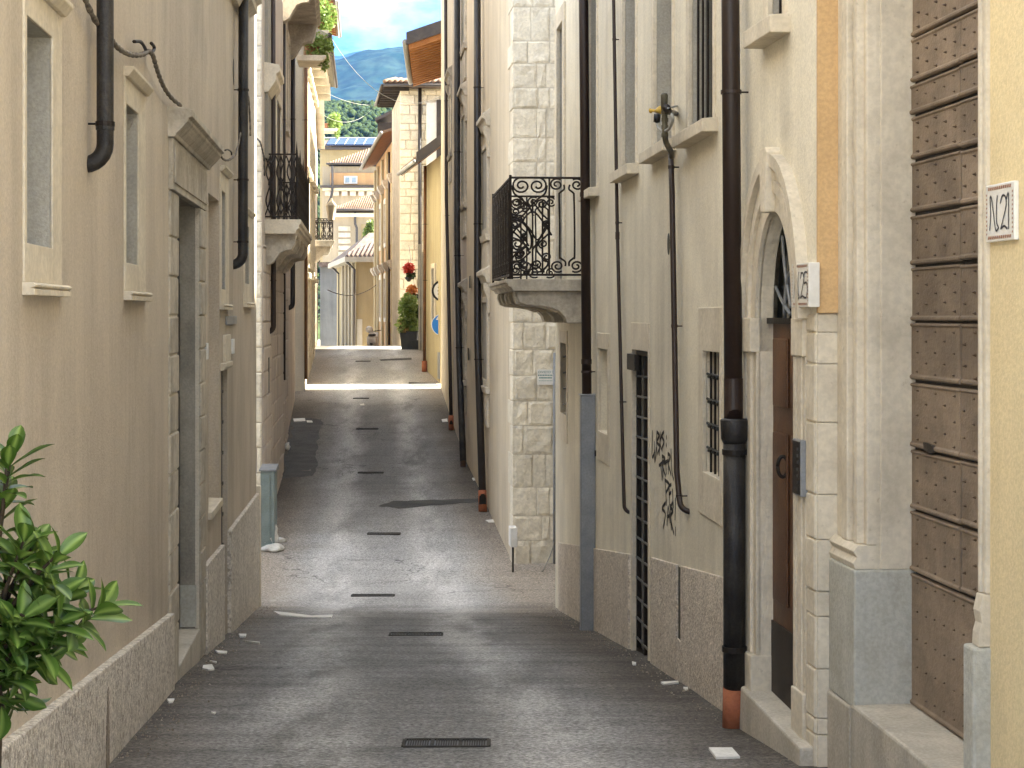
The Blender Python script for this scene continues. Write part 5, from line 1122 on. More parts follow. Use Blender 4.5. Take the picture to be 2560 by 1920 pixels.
for k, (x0, x1) in enumerate(((.05, .95), (.12, .9), (.1, .95))):
    z = z1-.095-k*.04; n = 9
    for j in range(n): xa = x0+(x1-x0)*j/n; m.poly([W5f.p(a+(b-a)*xa, .0562, z), W5f.p(a+(b-a)*(xa+.07), .0562, z), W5f.p(a+(b-a)*(xa+.07), .0562, z+(.018 if k < 2 else .008)), W5f.p(a+(b-a)*xa, .0562, z+(.018 if k < 2 else .008))])
m.build('small_print', 'inkteal', sg_, fix=False)

# ------------------------------------------------------------------ third right house
W6 = Wall((-.97, 38.5), (-2.06, 52.8), -1)
R3 = thing('mauve_house', 'mauve grey house on the right with hooded windows and two dark drainpipes', 'house', (-.97, 38.5, zg(38.5)))
m = MB(); m.wbox(W6, .003, 6.4, ZB, ZE+12.0, -8, 0); m.build('wall', 'r3', R3)
m = MB(); m.wbox(W6, 6.405, W6.len, ZB, ZE+12.0, -8, .02); m.build('wall', 'r2', R3)
hooded(W6, R3, 1166, 1158, ZE+2.5, ZE+4.3, 'stone2'); hooded(W6, R3, 1166, 1158, ZE+5.9, ZE+7.6, 'stone2'); hooded(W6, R3, 1131, 1126, ZE+4.2, ZE+5.6, 'stone2')
hooded(W6, R3, 1166, 1158, ZE-1.3, ZE+.1, 'stone2')
for u, v0, v1 in ((1172, 870, 884), (1176, 690, 706)):
    s, z = W6.uv(u, v0); m = MB(); m.wbox(W6, s-.3, s+.1, z-.25, z, .013, .02); m.build('wall_vent', 'moss', R3)
pipe(W6, 'drainpipe', 'black drainpipe between the mauve house windows, bending outwards at its foot', [(1143, -300), (1143, 600), (1148, 900), (1158, 1152)], .068, .14, 'pipe_black', (380, 640, 870), foot=1138, foot_r=.06, foot_mat='rust')
pipe(W6, 'drainpipe', 'thin brown drainpipe at the far end of the mauve house, terracotta foot', [(1113, -300), (1116, 500), (1124, 850), (1128, 1062)], .045, .10, 'pipe_brown', (255, 540), foot=1040, foot_r=.065)

# ------------------------------------------------------------------ low yellow house with lean-to roof, tall house behind it
W7 = Wall((-2.15, 54.05), (-2.86, 58.5), -1)
R4 = thing('yellow_house', 'low pale yellow house with lean-to roof and orange soffit on the right', 'house', (-2.15, 54.05, zg(54)))
m = MB(); m.wbox(W7, .002, W7.len, ZB, ZE+4.75, -2.2, 0); m.build('wall', 'pyellow', R4)
def roofslab(W, s0, s1, de, ze, di, zi, th, root, name, mat): m = MB(); m.wprof(W, s0, s1, [(de, ze), (di, zi), (di, zi+th), (de, ze+th)]); return m.build(name, mat, root)
ro = roofslab(W7, -.1, W7.len+.3, .72, ZE+4.50, -.6, ZE+5.5, .10, R4, 'roof', 'gutter')
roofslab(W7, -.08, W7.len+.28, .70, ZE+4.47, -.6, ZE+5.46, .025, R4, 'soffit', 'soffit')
m = MB(); m.tube([W7.p(-.15, .80, ZE+4.55), W7.p(W7.len+.35, .80, ZE+4.55)], .065, 8); m.build('gutter', 'alu', R4, smooth=True)
m = MB(); m.wprof(W7, -.16, -.1, [(.74, ZE+4.48), (-.6, ZE+5.48), (-.6, ZE+5.82), (.74, ZE+4.82)]); m.build('verge_board', 'gutter', R4)
for k in range(9):
    s = -.02+k*.55; m = MB(); m.wprof(W7, s, s+.3, [(.74, ZE+4.61), (-.6, ZE+5.62), (-.6, ZE+5.72), (.74, ZE+4.71)]); m.build('roof_tile_row', 'tile', R4)
m = MB(); m.wbox(W7, .05, .6, zg(54.5)+.1, zg(54.5)+.9, .0, .02); m.build('meter_door', 'galv', R4)
m = MB(); m.wbox(W7, 1.2, 1.9, ZE+-.2, ZE+1.4, -.01, .02); wo = m.build('window', 'glassdark', R4); m = MB(); frame(m, W7, (1.05, 2.05, ZE-.35, ZE+1.55), (1.2, 1.9, ZE-.2, ZE+1.4), -.01, .06); m.build('frame', 'stone', wo)
pipe(W7, 'drainpipe', 'orange brown drainpipe with terracotta foot at the corner of the yellow house', [(1063, 415), (1061, 922)], .05, .10, 'copper', (560, 700), foot=902, foot_r=.085)
W8 = Wall((-2.18, 57), (-2.56, 66.5), -1)
R4t = thing('tall_house', 'tall cream house rising behind the yellow house, deep eave with orange boards', 'house', (-2.0, 60, zg(60)))
m = MB(); m.wbox(W8, .0, W8.len, ZB, ZE+9.0, -5, -.02); m.build('wall', 'pyellow', R4t)
roofslab(W8, -.2, W8.len+.2, 1.12, ZE+8.52, -3, ZE+9.95, .10, R4t, 'roof', 'tile')
for k in range(17):
    s = -.15+k*.58; m = MB(); m.wprof(W8, s, s+.22, [(1.08, ZE+8.36), (-.3, ZE+8.82), (-.3, ZE+8.98), (1.08, ZE+8.51)]); m.build('rafter', 'rafter', R4t)
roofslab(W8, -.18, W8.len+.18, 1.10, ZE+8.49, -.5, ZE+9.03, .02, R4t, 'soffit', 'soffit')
m = MB(); m.wprof(W8, -.28, -.2, [(1.16, ZE+8.46), (-3, ZE+9.93), (-3, ZE+10.33), (1.16, ZE+8.86)]); m.build('verge_board', 'gutter', R4t)
m = MB(); m.tube([W8.p(-.25, 1.2, ZE+8.56), W8.p(W8.len+.25, 1.2, ZE+8.56)], .09, 8); m.build('gutter', 'cable_pale', R4t, smooth=True)
# flag signs on the end of the mauve house
for v, r_, mt_, lab in ((727, .33, 'black', 'round white sign with black ring, half hidden behind the right house edge'), (812, .34, 'sign_blue', 'round blue sign with white arrow, half hidden behind the right house edge')):
    Ys = 54.6; c = P(1106, v, Ys); root = thing('round_sign', lab, 'sign', c-Vector((0, 0, r_)))
    def disc(rad, y, mat, nm): m = MB(); a_ = [(c.x+rad*math.cos(t*math.pi/14), y, c.z+rad*math.sin(t*math.pi/14)) for t in range(28)]; m.prism(a_, [(p[0], p[1]+.01, p[2]) for p in a_]); m.build(nm, mat, root)
    disc(r_, Ys, 'whitepaint' if mt_ == 'sign_blue' else 'black', 'disc'); disc(r_*.93 if mt_ == 'sign_blue' else r_*.8, Ys-.006, 'sign_blue' if mt_ == 'sign_blue' else 'whitepaint', 'face')
    if mt_ == 'sign_blue':
        m = MB(); a_ = [(-.02, -.12), (-.20, .02), (-.08, .02), (-.08, .2), (.08, .2), (.08, .02), (.2, .02), (.02, -.12)]; a_ = [(x*.9-.05, y+.05) for x, y in [(-.06, .26), (-.16, .10), (-.06, .10), (-.06, -.2), (.06, -.2), (.06, .10), (.16, .10), (.06, .26)]]
        m.prism([(c.x+x, Ys-.014, c.z+y) for x, y in a_], [(c.x+x, Ys-.008, c.z+y) for x, y in a_]); m.build('arrow', 'whitepaint', root)
    else:
        m = MB()
        for y in (-.1, 0, .1): m.box(c.x-.14, c.x+.14, Ys-.012, Ys-.007, c.z+y-.02, c.z+y+.02)
        m.build('symbol', 'black', root)
    m = MB(); m.tube([(c.x+.0, Ys+.03, c.z), (c.x+.5, Ys+.03, c.z)], .02, 6); m.build('arm', 'galv', root)

# ------------------------------------------------------------------ stone tower house and planters in the recess
YT = 70.0
W9 = Wall((-4.36, YT), (-2.4, YT), 1); W9l = Wall((-4.36, YT), (-5.1, 76.5), -1)
TW = thing('stone_tower_house', 'stone tower house with tiled hip roof above the far right', 'house', (-4.36, YT, zg(YT)))
m = MB(); m.wbox(W9, 0, W9.len, ZB, ZE+8.75, -6, 0); tb = m.build('wall', 'mortar', TW)
ashlar_blocks(W9, TW, .0, W9.len, zg(YT), ZE+8.7, .33, .5, .05, 'ashlar', 21, name='stone', cham=.03, rnd=.25)
m = MB(); c0 = [Vector((-4.95, YT-.7, ZE+8.85)), Vector((-1.4, YT-.7, ZE+8.85)), Vector((-1.4, YT+6, ZE+8.85)), Vector((-5.72, YT+6, ZE+8.85))]; ap = [Vector((-3.2, YT+2.6, ZE+9.75)), Vector((-1.4, YT+2.6, ZE+9.75))]
m.poly([c0[0], c0[1], ap[1], ap[0]]); m.poly([c0[3], c0[0], ap[0]]); m.poly([c0[2], c0[3], ap[0], ap[1]]); m.poly([c0[1], c0[2], ap[1]]); m.poly([p-Vector((0, 0, .08)) for p in c0])
for a, b in zip(c0, c0[1:]+c0[:1]): m.poly([a, b, b-Vector((0, 0, .08)), a-Vector((0, 0, .08))])
rf = m.build('roof', 'tile_dark', TW, fix=False)
for k in range(17):
    x = -4.9+k*.21; f = 1.0; e = Vector((x, YT-.74, ZE+8.93)); t_ = Vector((x+(.35 if x < -4.2 else 0), YT+.5+min(2.0, max(0, (x+4.9)*1.7)), ZE+8.93+.27*min(1.2+ (x+4.9)*.6, 2.6)*.8))
    m = MB(); m.tube([e, e.lerp(t_, .5), t_], .085, 8); m.build('roof_tile_row', 'tile', rf, smooth=True)
m = MB(); m.tube([c0[0]-Vector((0, .05, .06)), c0[1]-Vector((0, .05, .06))], .06, 8); m.build('gutter', 'gutter', TW, smooth=True)
m = MB(); m.tube([c0[3]-Vector((.05, 0, .06)), c0[0]-Vector((.05, 0, .06))], .06, 8); m.build('gutter', 'gutter', TW, smooth=True)
for k in range(8):
    y = YT-.4+k*.8; x0 = -4.95-(y-YT+.7)*.115; m = MB(); m.box(x0, x0+1.0, y, y+.1, ZE+8.62, ZE+8.76); m.build('rafter', 'darkwood', TW)
m = MB(); m.box(-5.6, -4.36, YT, YT+6, ZE+8.5, ZE+8.62) if False else m.wbox(W9l, 0, W9l.len, ZB, ZE+8.6, -1, 0); m.build('side_wall', 'stone2', TW)
tp = thing('drainpipe', 'dark drainpipe down the face of the stone tower house', 'drainpipe', P(1050, 860, YT-.1))
m = MB(); x = (1050-1280)/F*YT; m.tube([(x, YT-.12, ZE+8.75), (x, YT-.12, zg(YT))], .07, 8); m.build('pipe', 'pipe_dark', tp, smooth=True)
m = MB(); x0, x1 = (1066-1280)/F*YT, (1098-1280)/F*YT; m.wbox(W9, x0+4.36, x1+4.36, ZE+5.4, ZE+8.2, .05, .08); wo = m.build('window', 'whitepaint', TW); m = MB(); m.wbox(W9, x1+4.36-.1, x1+4.36+.1, ZE+5.3, ZE+8.3, .05, .12); m.build('shutter', 'gutter', wo)
# vertical planters with flowers
YP = 66.0
def planter(u0, u1, vt, label, plants):
    a = P(u0, 800, YP).x; b = P(u1, 800, YP).x; g_ = zg(YP); zt = ZE+(HOR-vt)/F*YP
    root = thing('planter', label, 'planter', ((a+b)/2, YP, g_)); m = MB(); t_ = .04*(b-a)
    m.hexa([(a+.08, YP-.25, g_-.05), (b-.08, YP-.25, g_-.05), (b-.08, YP+.25, g_-.05), (a+.08, YP+.25, g_-.05), (a, YP-.3, zt), (b, YP-.3, zt), (b, YP+.3, zt), (a, YP+.3, zt)]); m.build('tub', 'planter', root, bevel=.02)
    for i, (u, v, ru, rv, n, mat) in enumerate(plants):
        m = MB(); foliage(m, P(u, v, YP), (ru*YP/F, .35, rv*YP/F), n, .09 if 'petal' not in mat else .055, i+int(u)); m.build('flowers' if 'petal' in mat else 'foliage', mat, root, fix=False, kind='stuff')
planter(1000, 1027, 832, 'left dark planter with climbing shrub and peach flowers', [(1018, 770, 22, 38, 620, 'leaf_lime'), (1008, 815, 18, 22, 350, 'leaf_lime'), (1004, 815, 10, 18, 160, 'petal_peach'), (1015, 826, 12, 8, 120, 'petal_peach')])
planter(1016, 1046, 828, 'middle dark planter with leafy shrub', [(1032, 780, 18, 45, 620, 'leaf_lime'), (1035, 820, 12, 10, 200, 'leaf_lime')])
planter(1028, 1058, 850, 'right dark planter, lowest of the three', [(1053, 782, 13, 16, 420, 'leaf_dark')])
for nm, lab, u, v, mats in (('hanging_basket', 'hanging basket of red flowers on the stone wall', 1022, 672, 'petal_red'), ('hanging_basket', 'hanging basket of orange flowers below the red ones', 1030, 727, 'petal_orange')):
    root = thing(nm, lab, 'flower basket', P(u, v+25, YP+.3), 'flower baskets on the stone wall')
    m = MB(); foliage(m, P(u, v, YP+.3), (15*YP/F, .25, 16*YP/F), 420, .06, int(u)); m.build('flowers', mats, root, fix=False, kind='stuff')
    m = MB(); foliage(m, P(u+5, v+17, YP+.3), (12*YP/F, .2, 10*YP/F), 160, .07, int(u)+1); m.build('foliage', 'leaf_dark', root, fix=False, kind='stuff')
    m = MB(); q = P(u, v+22, YP+.3); m.lathe(q-Vector((0, 0, .15)), [(.05, 0), (.16, .15), (.18, .16)]); m.tube([q, q+Vector((.05, .5, .6)), P(u, v-60, YT)], .008, 4); m.build('basket', 'planter', root)
for k, (u0, u1, v0, v1) in enumerate(((1046, 1051, 610, 870), (1053, 1060, 630, 872))):
    a, b = P(u0, 0, 65).x, P(u1, 0, 65).x; m = MB(); m.box(a, b, 65, 65.1, zg(65)-.05, ZE+(HOR-v0)/F*65); m.build('door_post', 'reveal', base=((a+b)/2, 65, zg(65)), label=('slender white post beside the planters', 'wider white post next to the yellow house pipe')[k], cat='post', bevel=.01)

# ------------------------------------------------------------------ orange house
W10 = Wall((-4.85, 77.5), (-7.25, 96), -1)
OR = thing('orange_house', 'orange house with pilasters and boarded eave at the bend of the street', 'house', (-4.85, 77.5, zg(78)))
m = MB(); m.wbox(W10, 0, W10.len, ZB-1, ZE+7.9, -8, 0); m.build('wall', 'orange', OR)
roofslab(W10, -.3, W10.len+.5, .72, ZE+7.72, -4, ZE+9.4, .12, OR, 'roof', 'tile')
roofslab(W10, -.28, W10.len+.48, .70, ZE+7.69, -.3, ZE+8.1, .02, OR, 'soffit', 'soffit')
m = MB(); m.tube([W10.p(-.3, .8, ZE+7.75), W10.p(W10.len+.55, .8, ZE+7.75)], .08, 8); m.build('gutter', 'cable_pale', OR, smooth=True)
for s in (3.5, 7.5, 11.5, 15.5, 18.2):
    m = MB(); m.wbox(W10, s, s+.5, ZB, ZE+7.6, 0, .12); m.build('pilaster', 'pyellow', OR, bevel=.02)
    for z in (ZE+2.0, ZE+5.9): m = MB(); m.wprof(W10, s-.1, s+.6, [(0, z), (.15, z), (.3, z+.25), (.3, z+.4), (0, z+.45)]); m.build('capital', 'stone2', OR, bevel=.02)
for s in (5.2, 9.2, 13.2):
    for z in (ZE-.2, ZE+3.4):
        m = MB(); m.wbox(W10, s, s+1.1, z, z+1.9, -.01, .02); wo = m.build('window', 'darkwood', OR); m = MB(); frame(m, W10, (s-.2, s+1.3, z-.2, z+2.15), (s, s+1.1, z, z+1.9), -.01, .08); m.build('frame', 'stone', wo)
pipe(W10, 'drainpipe', 'thin brown drainpipe on the orange house nearest the tower', [(984, 345), (984, 862)], .06, .12, 'copper', (520,))
pipe(W10, 'drainpipe', 'dark drainpipe on the orange house beside its first pilaster', [(973, 380), (973, 862)], .05, .12, 'pipe_brown', (600,))
m = MB(); m.box(P(950, 0, 88).x, P(996, 0, 80).x+.6, 86.5, 89, ZE+8.5, ZE+9.2); m.build('upper_eave', 'darkwood', OR)
m = MB(); m.hexa([(P(946, 0, 88).x, 86, ZE+9.2), (P(1000, 0, 88).x, 86, ZE+9.7), (P(1000, 0, 88).x, 90, ZE+9.7), (P(946, 0, 88).x, 90, ZE+9.2), (P(946, 0, 88).x, 86, ZE+9.35), (P(1000, 0, 88).x, 86, ZE+9.85), (P(1000, 0, 88).x, 90, ZE+9.85), (P(946, 0, 88).x, 90, ZE+9.35)]); m.build('upper_roof', 'gutter', OR)

# ------------------------------------------------------------------ houses closing the view
def fbox(root, name, mat, u0, u1, vt, vb, Y, depth=8, vbz=None, bev=0):
    a, b = P(u0, 0, Y).x, P(u1, 0, Y).x; m = MB(); m.box(a, b, Y, Y+depth, (ZE+(HOR-vb)/F*Y), ZE+(HOR-vt)/F*Y); return m.build(name, mat, root, bevel=bev)
GB = 960
# small yellow corner house
YS = 98.0
SH = thing('corner_cottage', 'small yellow house with white eaves and old tiled roof closing the street', 'house', (P(890, 0, YS).x, YS, zg(YS)))
cxs = P(890, 0, YS).x; xr_ = P(952, 0, YS).x; xl_ = P(842, 0, 112).x; zt = ZE+(HOR-655)/F*YS; zb = zg(YS)-1
m = MB(); m.prism([(cxs, YS, zb), (xr_, YS, zb), (xr_, 112, zb), (xl_, 112, zb)], [(cxs, YS, zt), (xr_, YS, zt), (xr_, 112, zt), (xl_, 112, zt)]); m.build('wall', 'pyellow2', SH)
e = .55; pl = [(cxs-e, YS-e), (xr_, YS-e), (xr_, 112), (xl_-e, 112)]
m = MB(); m.prism([(x, y, zt) for x, y in pl], [(x, y, zt+.28) for x, y in pl]); m.build('eave', 'reveal', SH)
apx = (xr_, 106, zt+2.2); m = MB(); b0 = [(x, y, zt+.281) for x, y in pl]; rp_ = [(xr_-1.2, 105, zt+1.9)]
m.poly([b0[0], b0[1], (xr_, 105, zt+1.9), rp_[0]]); m.poly([b0[3], b0[0], rp_[0]]); m.poly([b0[1], b0[2], (xr_, 105, zt+1.9)]); m.poly([b0[2], b0[3], rp_[0], (xr_, 105, zt+1.9)]); rfS = m.build('roof', 'tile_dark', SH, fix=False)
for k in range(12):
    x = cxs-.4+k*.24; y1_ = YS-.5+min(6.2, 1.0+k*.8); t_ = (y1_-(YS-.55))/(105-YS+.55); m = MB(); m.tube([(x, YS-.58, zt+.33), (x+.1*t_, y1_, zt+.33+t_*1.6)], .07, 6); m.build('roof_tile_row', 'tile_dark', rfS, smooth=True)
Wc = Wall((cxs, YS), (xl_, 112), -1)
for s in (1.0, 3.4, 5.8, 8.2): m = MB(); m.wbox(Wc, s, s+.6, zb, zt-.01, 0, .12); m.build('pilaster', 'far_beige', SH)
for nm, x, y, lab in (('drainpipe', cxs-.08, YS-.1, 'dark drainpipe at the near corner of the small yellow house'), ('drainpipe', P(848, 0, 110).x, 110, 'dark drainpipe at the left end of the small yellow house')):
    m = MB(); m.tube([(x, y, zb), (x, y, zt-.4), (x-.4, y-.3, zt)], .07, 8); m.build(nm, 'pipe_dark', base=(x, y, zg(y)), label=lab, cat='drainpipe', smooth=True)
m = MB(); a, b = P(892, 0, YS).x, P(906, 0, YS).x; m.box(a, b, YS-.03, YS+.02, zb, ZE+(HOR-798)/F*YS); m.build('door', 'reveal', SH)
m = MB(); a, b = P(922, 0, YS).x, P(936, 0, YS).x; m.box(a, b, YS-.03, YS+.02, ZE+(HOR-862)/F*YS, ZE+(HOR-842)/F*YS); m.build('window', 'glasspale', SH)
# grey shaded house left of it
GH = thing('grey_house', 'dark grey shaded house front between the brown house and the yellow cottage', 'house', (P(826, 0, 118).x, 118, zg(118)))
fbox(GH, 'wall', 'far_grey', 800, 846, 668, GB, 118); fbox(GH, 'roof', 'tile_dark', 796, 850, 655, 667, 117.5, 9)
# grey-white rusticated palazzo with hip roof
YG = 135.0
GW = thing('rusticated_palazzo', 'grey white rusticated palazzo with hipped tile roof in the middle distance', 'house', (P(880, 0, YG).x, YG, zg(YG)))
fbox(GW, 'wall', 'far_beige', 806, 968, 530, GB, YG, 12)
def hip(root, u0, u1, ve, uapex, vr_, Y, rise_d, mat, n, tmat='tile'):
    a, b = P(u0, 0, Y).x, P(u1, 0, Y).x; ze = ZE+(HOR-ve)/F*Y; xa = P(uapex, 0, Y+rise_d).x; zr = ZE+(HOR-vr_)/F*(Y+rise_d)
    m = MB(); m.poly([(a, Y-.6, ze), (b, Y-.6, ze), (b, Y+rise_d, zr), (xa, Y+rise_d, zr)]); m.poly([(a, Y-.6, ze), (xa, Y+rise_d, zr), (a, Y+2*rise_d, ze)])
    m.poly([(a, Y-.6, ze), (b, Y-.6, ze), (b, Y+2*rise_d, ze), (a, Y+2*rise_d, ze)]); m.poly([(a, Y+2*rise_d, ze), (b, Y+2*rise_d, ze), (b, Y+rise_d, zr), (xa, Y+rise_d, zr)])
    ro = m.build('roof', mat, root, fix=False)
    for k in range(n):
        x = a+(b-a)*(k+.5)/n; t = min(1, (x-a)/(xa-a)) if xa > a else 1
        p0 = Vector((x, Y-.65, ze+.06)); p1 = Vector((x, Y-.6+(rise_d+.6)*t, ze+.06+(zr-ze)*t))
        if (p1-p0).length > .1: m = MB(); m.tube([p0, p1], (b-a)/n*.28, 6); m.build('roof_tile_row', tmat, ro, smooth=True)
    m = MB(); m.tube([(a, Y-.72, ze), (b, Y-.72, ze)], .1, 8); m.build('gutter', 'gutter', root, smooth=True)
hip(GW, 826, 968, 526, 940, 482, YG, 6, 'tile_dark', 26)
fbox(GW, 'cornice', 'stone', 822, 968, 533, 542, YG-.4, .6)
for k in range(7): fbox(GW, 'string_course', 'stone_grey', 846, 876, 566+k*16, 577+k*16, YG-.08, .2)
fbox(GW, 'panel', 'pyellow2', 903, 938, 560, 700, YG-.08, .2); w_ = fbox(GW, 'window', 'reveal', 908, 934, 572, 640, YG-.14, .1)
tp = thing('drainpipe', 'dark zigzag drainpipe on the rusticated palazzo', 'drainpipe', (P(890, 0, YG).x, YG, zg(YG)))
m = MB(); m.tube([tuple(P(u, v, YG-.25)) for u, v in ((888, 530), (888, 560), (892, 570), (892, 640), (892, 870))], .1, 6); m.build('pipe', 'pipe_dark', tp)
m = MB(); foliage(m, P(930, 575, 128), (.55, .5, .75), 500, .16, 77); foliage(m, P(920, 588, 128), (.4, .4, .4), 200, .14, 78); tr = thing('small_tree', 'bright green tree top behind the cottage roof', 'tree', (P(930, 0, 128).x, 128, zg(128))); m.build('crown', 'leaf', tr, fix=False, kind='stuff')
m = MB(); q = P(930, 585, 128); m.tube([(q.x, 128, zg(128)), (q.x, 128, q.z)], [.14, .05], 8); m.build('trunk', 'bark', tr, smooth=True)
# upper building with bands
YH = 165.0
HH = thing('banded_building', 'banded pink and white building with small window under a tiled roof', 'house', (P(875, 0, YH).x, YH, zg(YH)))
fbox(HH, 'wall', 'far_beige', 806, 985, 416, GB, YH, 12)
fbox(HH, 'band', 'orange', 826, 985, 432, 462, YH-.15, .3)
fbox(HH, 'gutter', 'gutter', 800, 985, 463, 469, YH-1.2, 1.3)
fbox(HH, 'cornice', 'stone', 806, 985, 470, 476, YH-.8, 1)
for k in range(7): fbox(HH, 'corbel', 'r3', 812+k*21, 826+k*21, 478, 489, YH-.5, .6)
w_ = fbox(HH, 'window', 'whitepaint', 860, 893, 440, 459, YH-.3, .3)
for a, b in ((863, 874), (879, 890)): fbox(w_, 'pane', 'glasspale', a, b, 443, 456, YH-.36, .08)
hip(HH, 818, 985, 411, 945, 365, YH, 7, 'tile_dark', 28)
tp = thing('drainpipe', 'dark drainpipe at the left of the banded building', 'drainpipe', (P(831, 0, YH).x, YH, zg(YH)))
m = MB(); m.tube([tuple(P(u, v, YH-.9)) for u, v in ((831, 415), (831, 480), (827, 495), (820, 510))], .12, 6); m.build('pipe', 'pipe_dark', tp)
# building with solar panels
YI = 200.0
SI = thing('solar_building', 'ochre building with a row of solar panels under the wooded hill', 'house', (P(880, 0, YI).x, YI, zg(YI)))
fbox(SI, 'wall', 'pyellow2', 800, 1000, 373, GB, YI, 14); fbox(SI, 'eave', 'gutter', 796, 1000, 368, 373, YI-1, 15)
z0, z1 = ZE+(HOR-367)/F*YI, ZE+(HOR-350)/F*(YI+4)
m = MB(); m.poly([(P(796, 0, YI).x, YI-1, z0), (P(1000, 0, YI).x, YI-1, z0), (P(1000, 0, YI).x, YI+5, z1+.1), (P(796, 0, YI).x, YI+5, z1+.1)]); m.poly([(P(796, 0, YI).x, YI+5, z1+.1), (P(1000, 0, YI).x, YI+5, z1+.1), (P(1000, 0, YI).x, YI+12, z0), (P(796, 0, YI).x, YI+12, z0)]); m.build('roof', 'tile_dark', SI, fix=False)
for k in range(8):
    a, b = P(818+k*23.5, 0, YI).x, P(839+k*23.5, 0, YI).x; root = SI
    m = MB(); m.hexa([(a, YI-.9, z0+.06), (b, YI-.9, z0+.06), (b-.1, YI+4.6, z1+.1), (a-.1, YI+4.6, z1+.1), (a, YI-.9, z0+.2), (b, YI-.9, z0+.2), (b-.1, YI+4.6, z1+.24), (a-.1, YI+4.6, z1+.24)]); so = m.build('solar_panel', 'solar', SI)
    m = MB(); m.tube([(b+.05, YI-.9, z0+.22), (b-.05, YI+4.6, z1+.26)], .05, 4); m.build('panel_frame', 'alu', so)
m = MB(); m.tube([(P(800, 0, YI).x, YI+4.7, z1+.3), (P(1000, 0, YI).x, YI+4.7, z1+.3)], .08, 4); m.build('panel_frame', 'alu', SI)

SS = thing('side_street_sun_block', 'unseen beige house block added to keep sun off the crossing, hidden behind the stone corner', 'house', (9, 25, zg(25)))  # unseen block added to stop direct sun reaching the crossing
m = MB(); m.box(7.5, 14, 19, 31.5, ZB, ZE+9.5); m.build('wall', 'r2', SS)
m = MB(); m.box(7.2, 14.2, 18.8, 31.7, ZE+9.5, ZE+9.8); m.build('eave', 'tile', SS)
# ------------------------------------------------------------------ street objects
cb = thing('utility_cabinet', 'grey green utility cabinet standing at the corner of the left palazzo', 'utility cabinet', (-3.86, 29.1, zg(29.1)))
Yc = 28.6; a, b = P(651, 0, Yc).x, P(686, 0, Yc).x; g_ = zg(Yc)
zt = ZE+(HOR-1178)/F*Yc
m = MB(); m.box(a, b, Yc, Yc+.34, g_+.02, zt); m.build('body', 'cabinet', cb, bevel=.012)
m = MB(); m.hexa([(a-.02, Yc-.03, zt), (b+.03, Yc-.03, zt), (b+.03, Yc+.36, zt), (a-.02, Yc+.36, zt), (a-.02, Yc-.03, zt+.03), (b+.03, Yc-.03, zt+.03), (b+.02, Yc+.36, zt+.09), (a-.02, Yc+.36, zt+.09)]); m.build('lid', 'galv', cb, bevel=.006)
m = MB(); m.box(a+.03, b-.07, Yc-.012, Yc-.001, g_+.15, zt-.06); m.build('door', 'cabinet', cb, bevel=.006)
m = MB(); m.box(a-.02, b+.03, Yc-.03, Yc+.37, g_-.1, g_+.02); m.build('base', 'stone_grey', cb)
# rubbish bag
def lump(c, r, seed, mat, name, root, sub=3, amp=.22, kx=1):
    bm = bmesh.new(); bmesh.ops.create_icosphere(bm, subdivisions=sub, radius=1)
    for v in bm.verts:
        n = mnoise.noise(v.co*1.7+Vector((seed, 0, 0)))*amp*1.4+mnoise.noise(v.co*4.5+Vector((0, seed, 0)))*amp*.7
        v.co = Vector((v.co.x*r[0], v.co.y*r[1], max(v.co.z, -.75)*r[2]))*(1+n)
    me = bpy.data.meshes.new(name); bm.to_mesh(me); bm.free(); me.materials.append(M[mat]); me.polygons.foreach_set('use_smooth', [True]*len(me.polygons))
    o = bpy.data.objects.new(name, me); col.objects.link(o)
    if root: o.parent = root; o.location = Vector(c)-rootbase(root)
    else: o.location = c
    return o
q = ground_pt(676, 1380); bg_ = thing('rubbish_bag', 'white rubbish bag slumped beside the utility cabinet', 'rubbish bag', (q.x, q.y, q.z))
lump((q.x-.03, q.y+.15, q.z+.20), (.13, .14, .27), 2, 'bag', 'bag_body', bg_); lump((q.x+.03, q.y+.05, q.z+.05), (.17, .15, .08), 5, 'bag', 'bag_fold', bg_)
q = ground_pt(700, 1355); o = lump((q.x, q.y, q.z+.03), (.10, .09, .05), 9, 'bag', 'plastic_scrap', None, 3, .3); tag(o, 'crumpled white plastic scrap next to the rubbish bag', 'litter')
q = ground_pt(718, 1125); o = lump((q.x, q.y, q.z+.08), (.07, .07, .10), 12, 'bag', 'plastic_scrap', None, 2, .3); tag(o, 'small white bag by the left palazzo wall beside the ragged patch', 'litter')
# parked scooter beyond the crest
Ys = 84.0; xs_ = P(931, 0, Ys).x; g_ = zg(Ys)
scn = thing('scooter', 'white scooter parked beyond the crest before the yellow cottage', 'scooter', (xs_, Ys, g_))
def sb(name, mat, **k): m = MB(); m.box(*[k['b'][i] for i in range(6)]); return m.build(name, mat, scn, bevel=k.get('bev', .03))
m = MB(); m.prism([(xs_-.22, y, z) for y, z in ((Ys-.5, g_+.45), (Ys-.62, g_+.75), (Ys+.1, g_+.78), (Ys+.3, g_+.42), (Ys+.75, g_+.4), (Ys+.8, g_+.95), (Ys+.9, g_+.95), (Ys+.95, g_+.3), (Ys-.2, g_+.28))], [(xs_+.22, y, z) for y, z in ((Ys-.5, g_+.45), (Ys-.62, g_+.75), (Ys+.1, g_+.78), (Ys+.3, g_+.42), (Ys+.75, g_+.4), (Ys+.8, g_+.95), (Ys+.9, g_+.95), (Ys+.95, g_+.3), (Ys-.2, g_+.28))]); m.build('body', 'whitepaint', scn, bevel=.05)
for y in (Ys-.45, Ys+.95):
    m = MB(); m.tube([(xs_-.06, y, g_+.24), (xs_+.06, y, g_+.24)], .24, 18); m.build('wheel', 'black', scn)
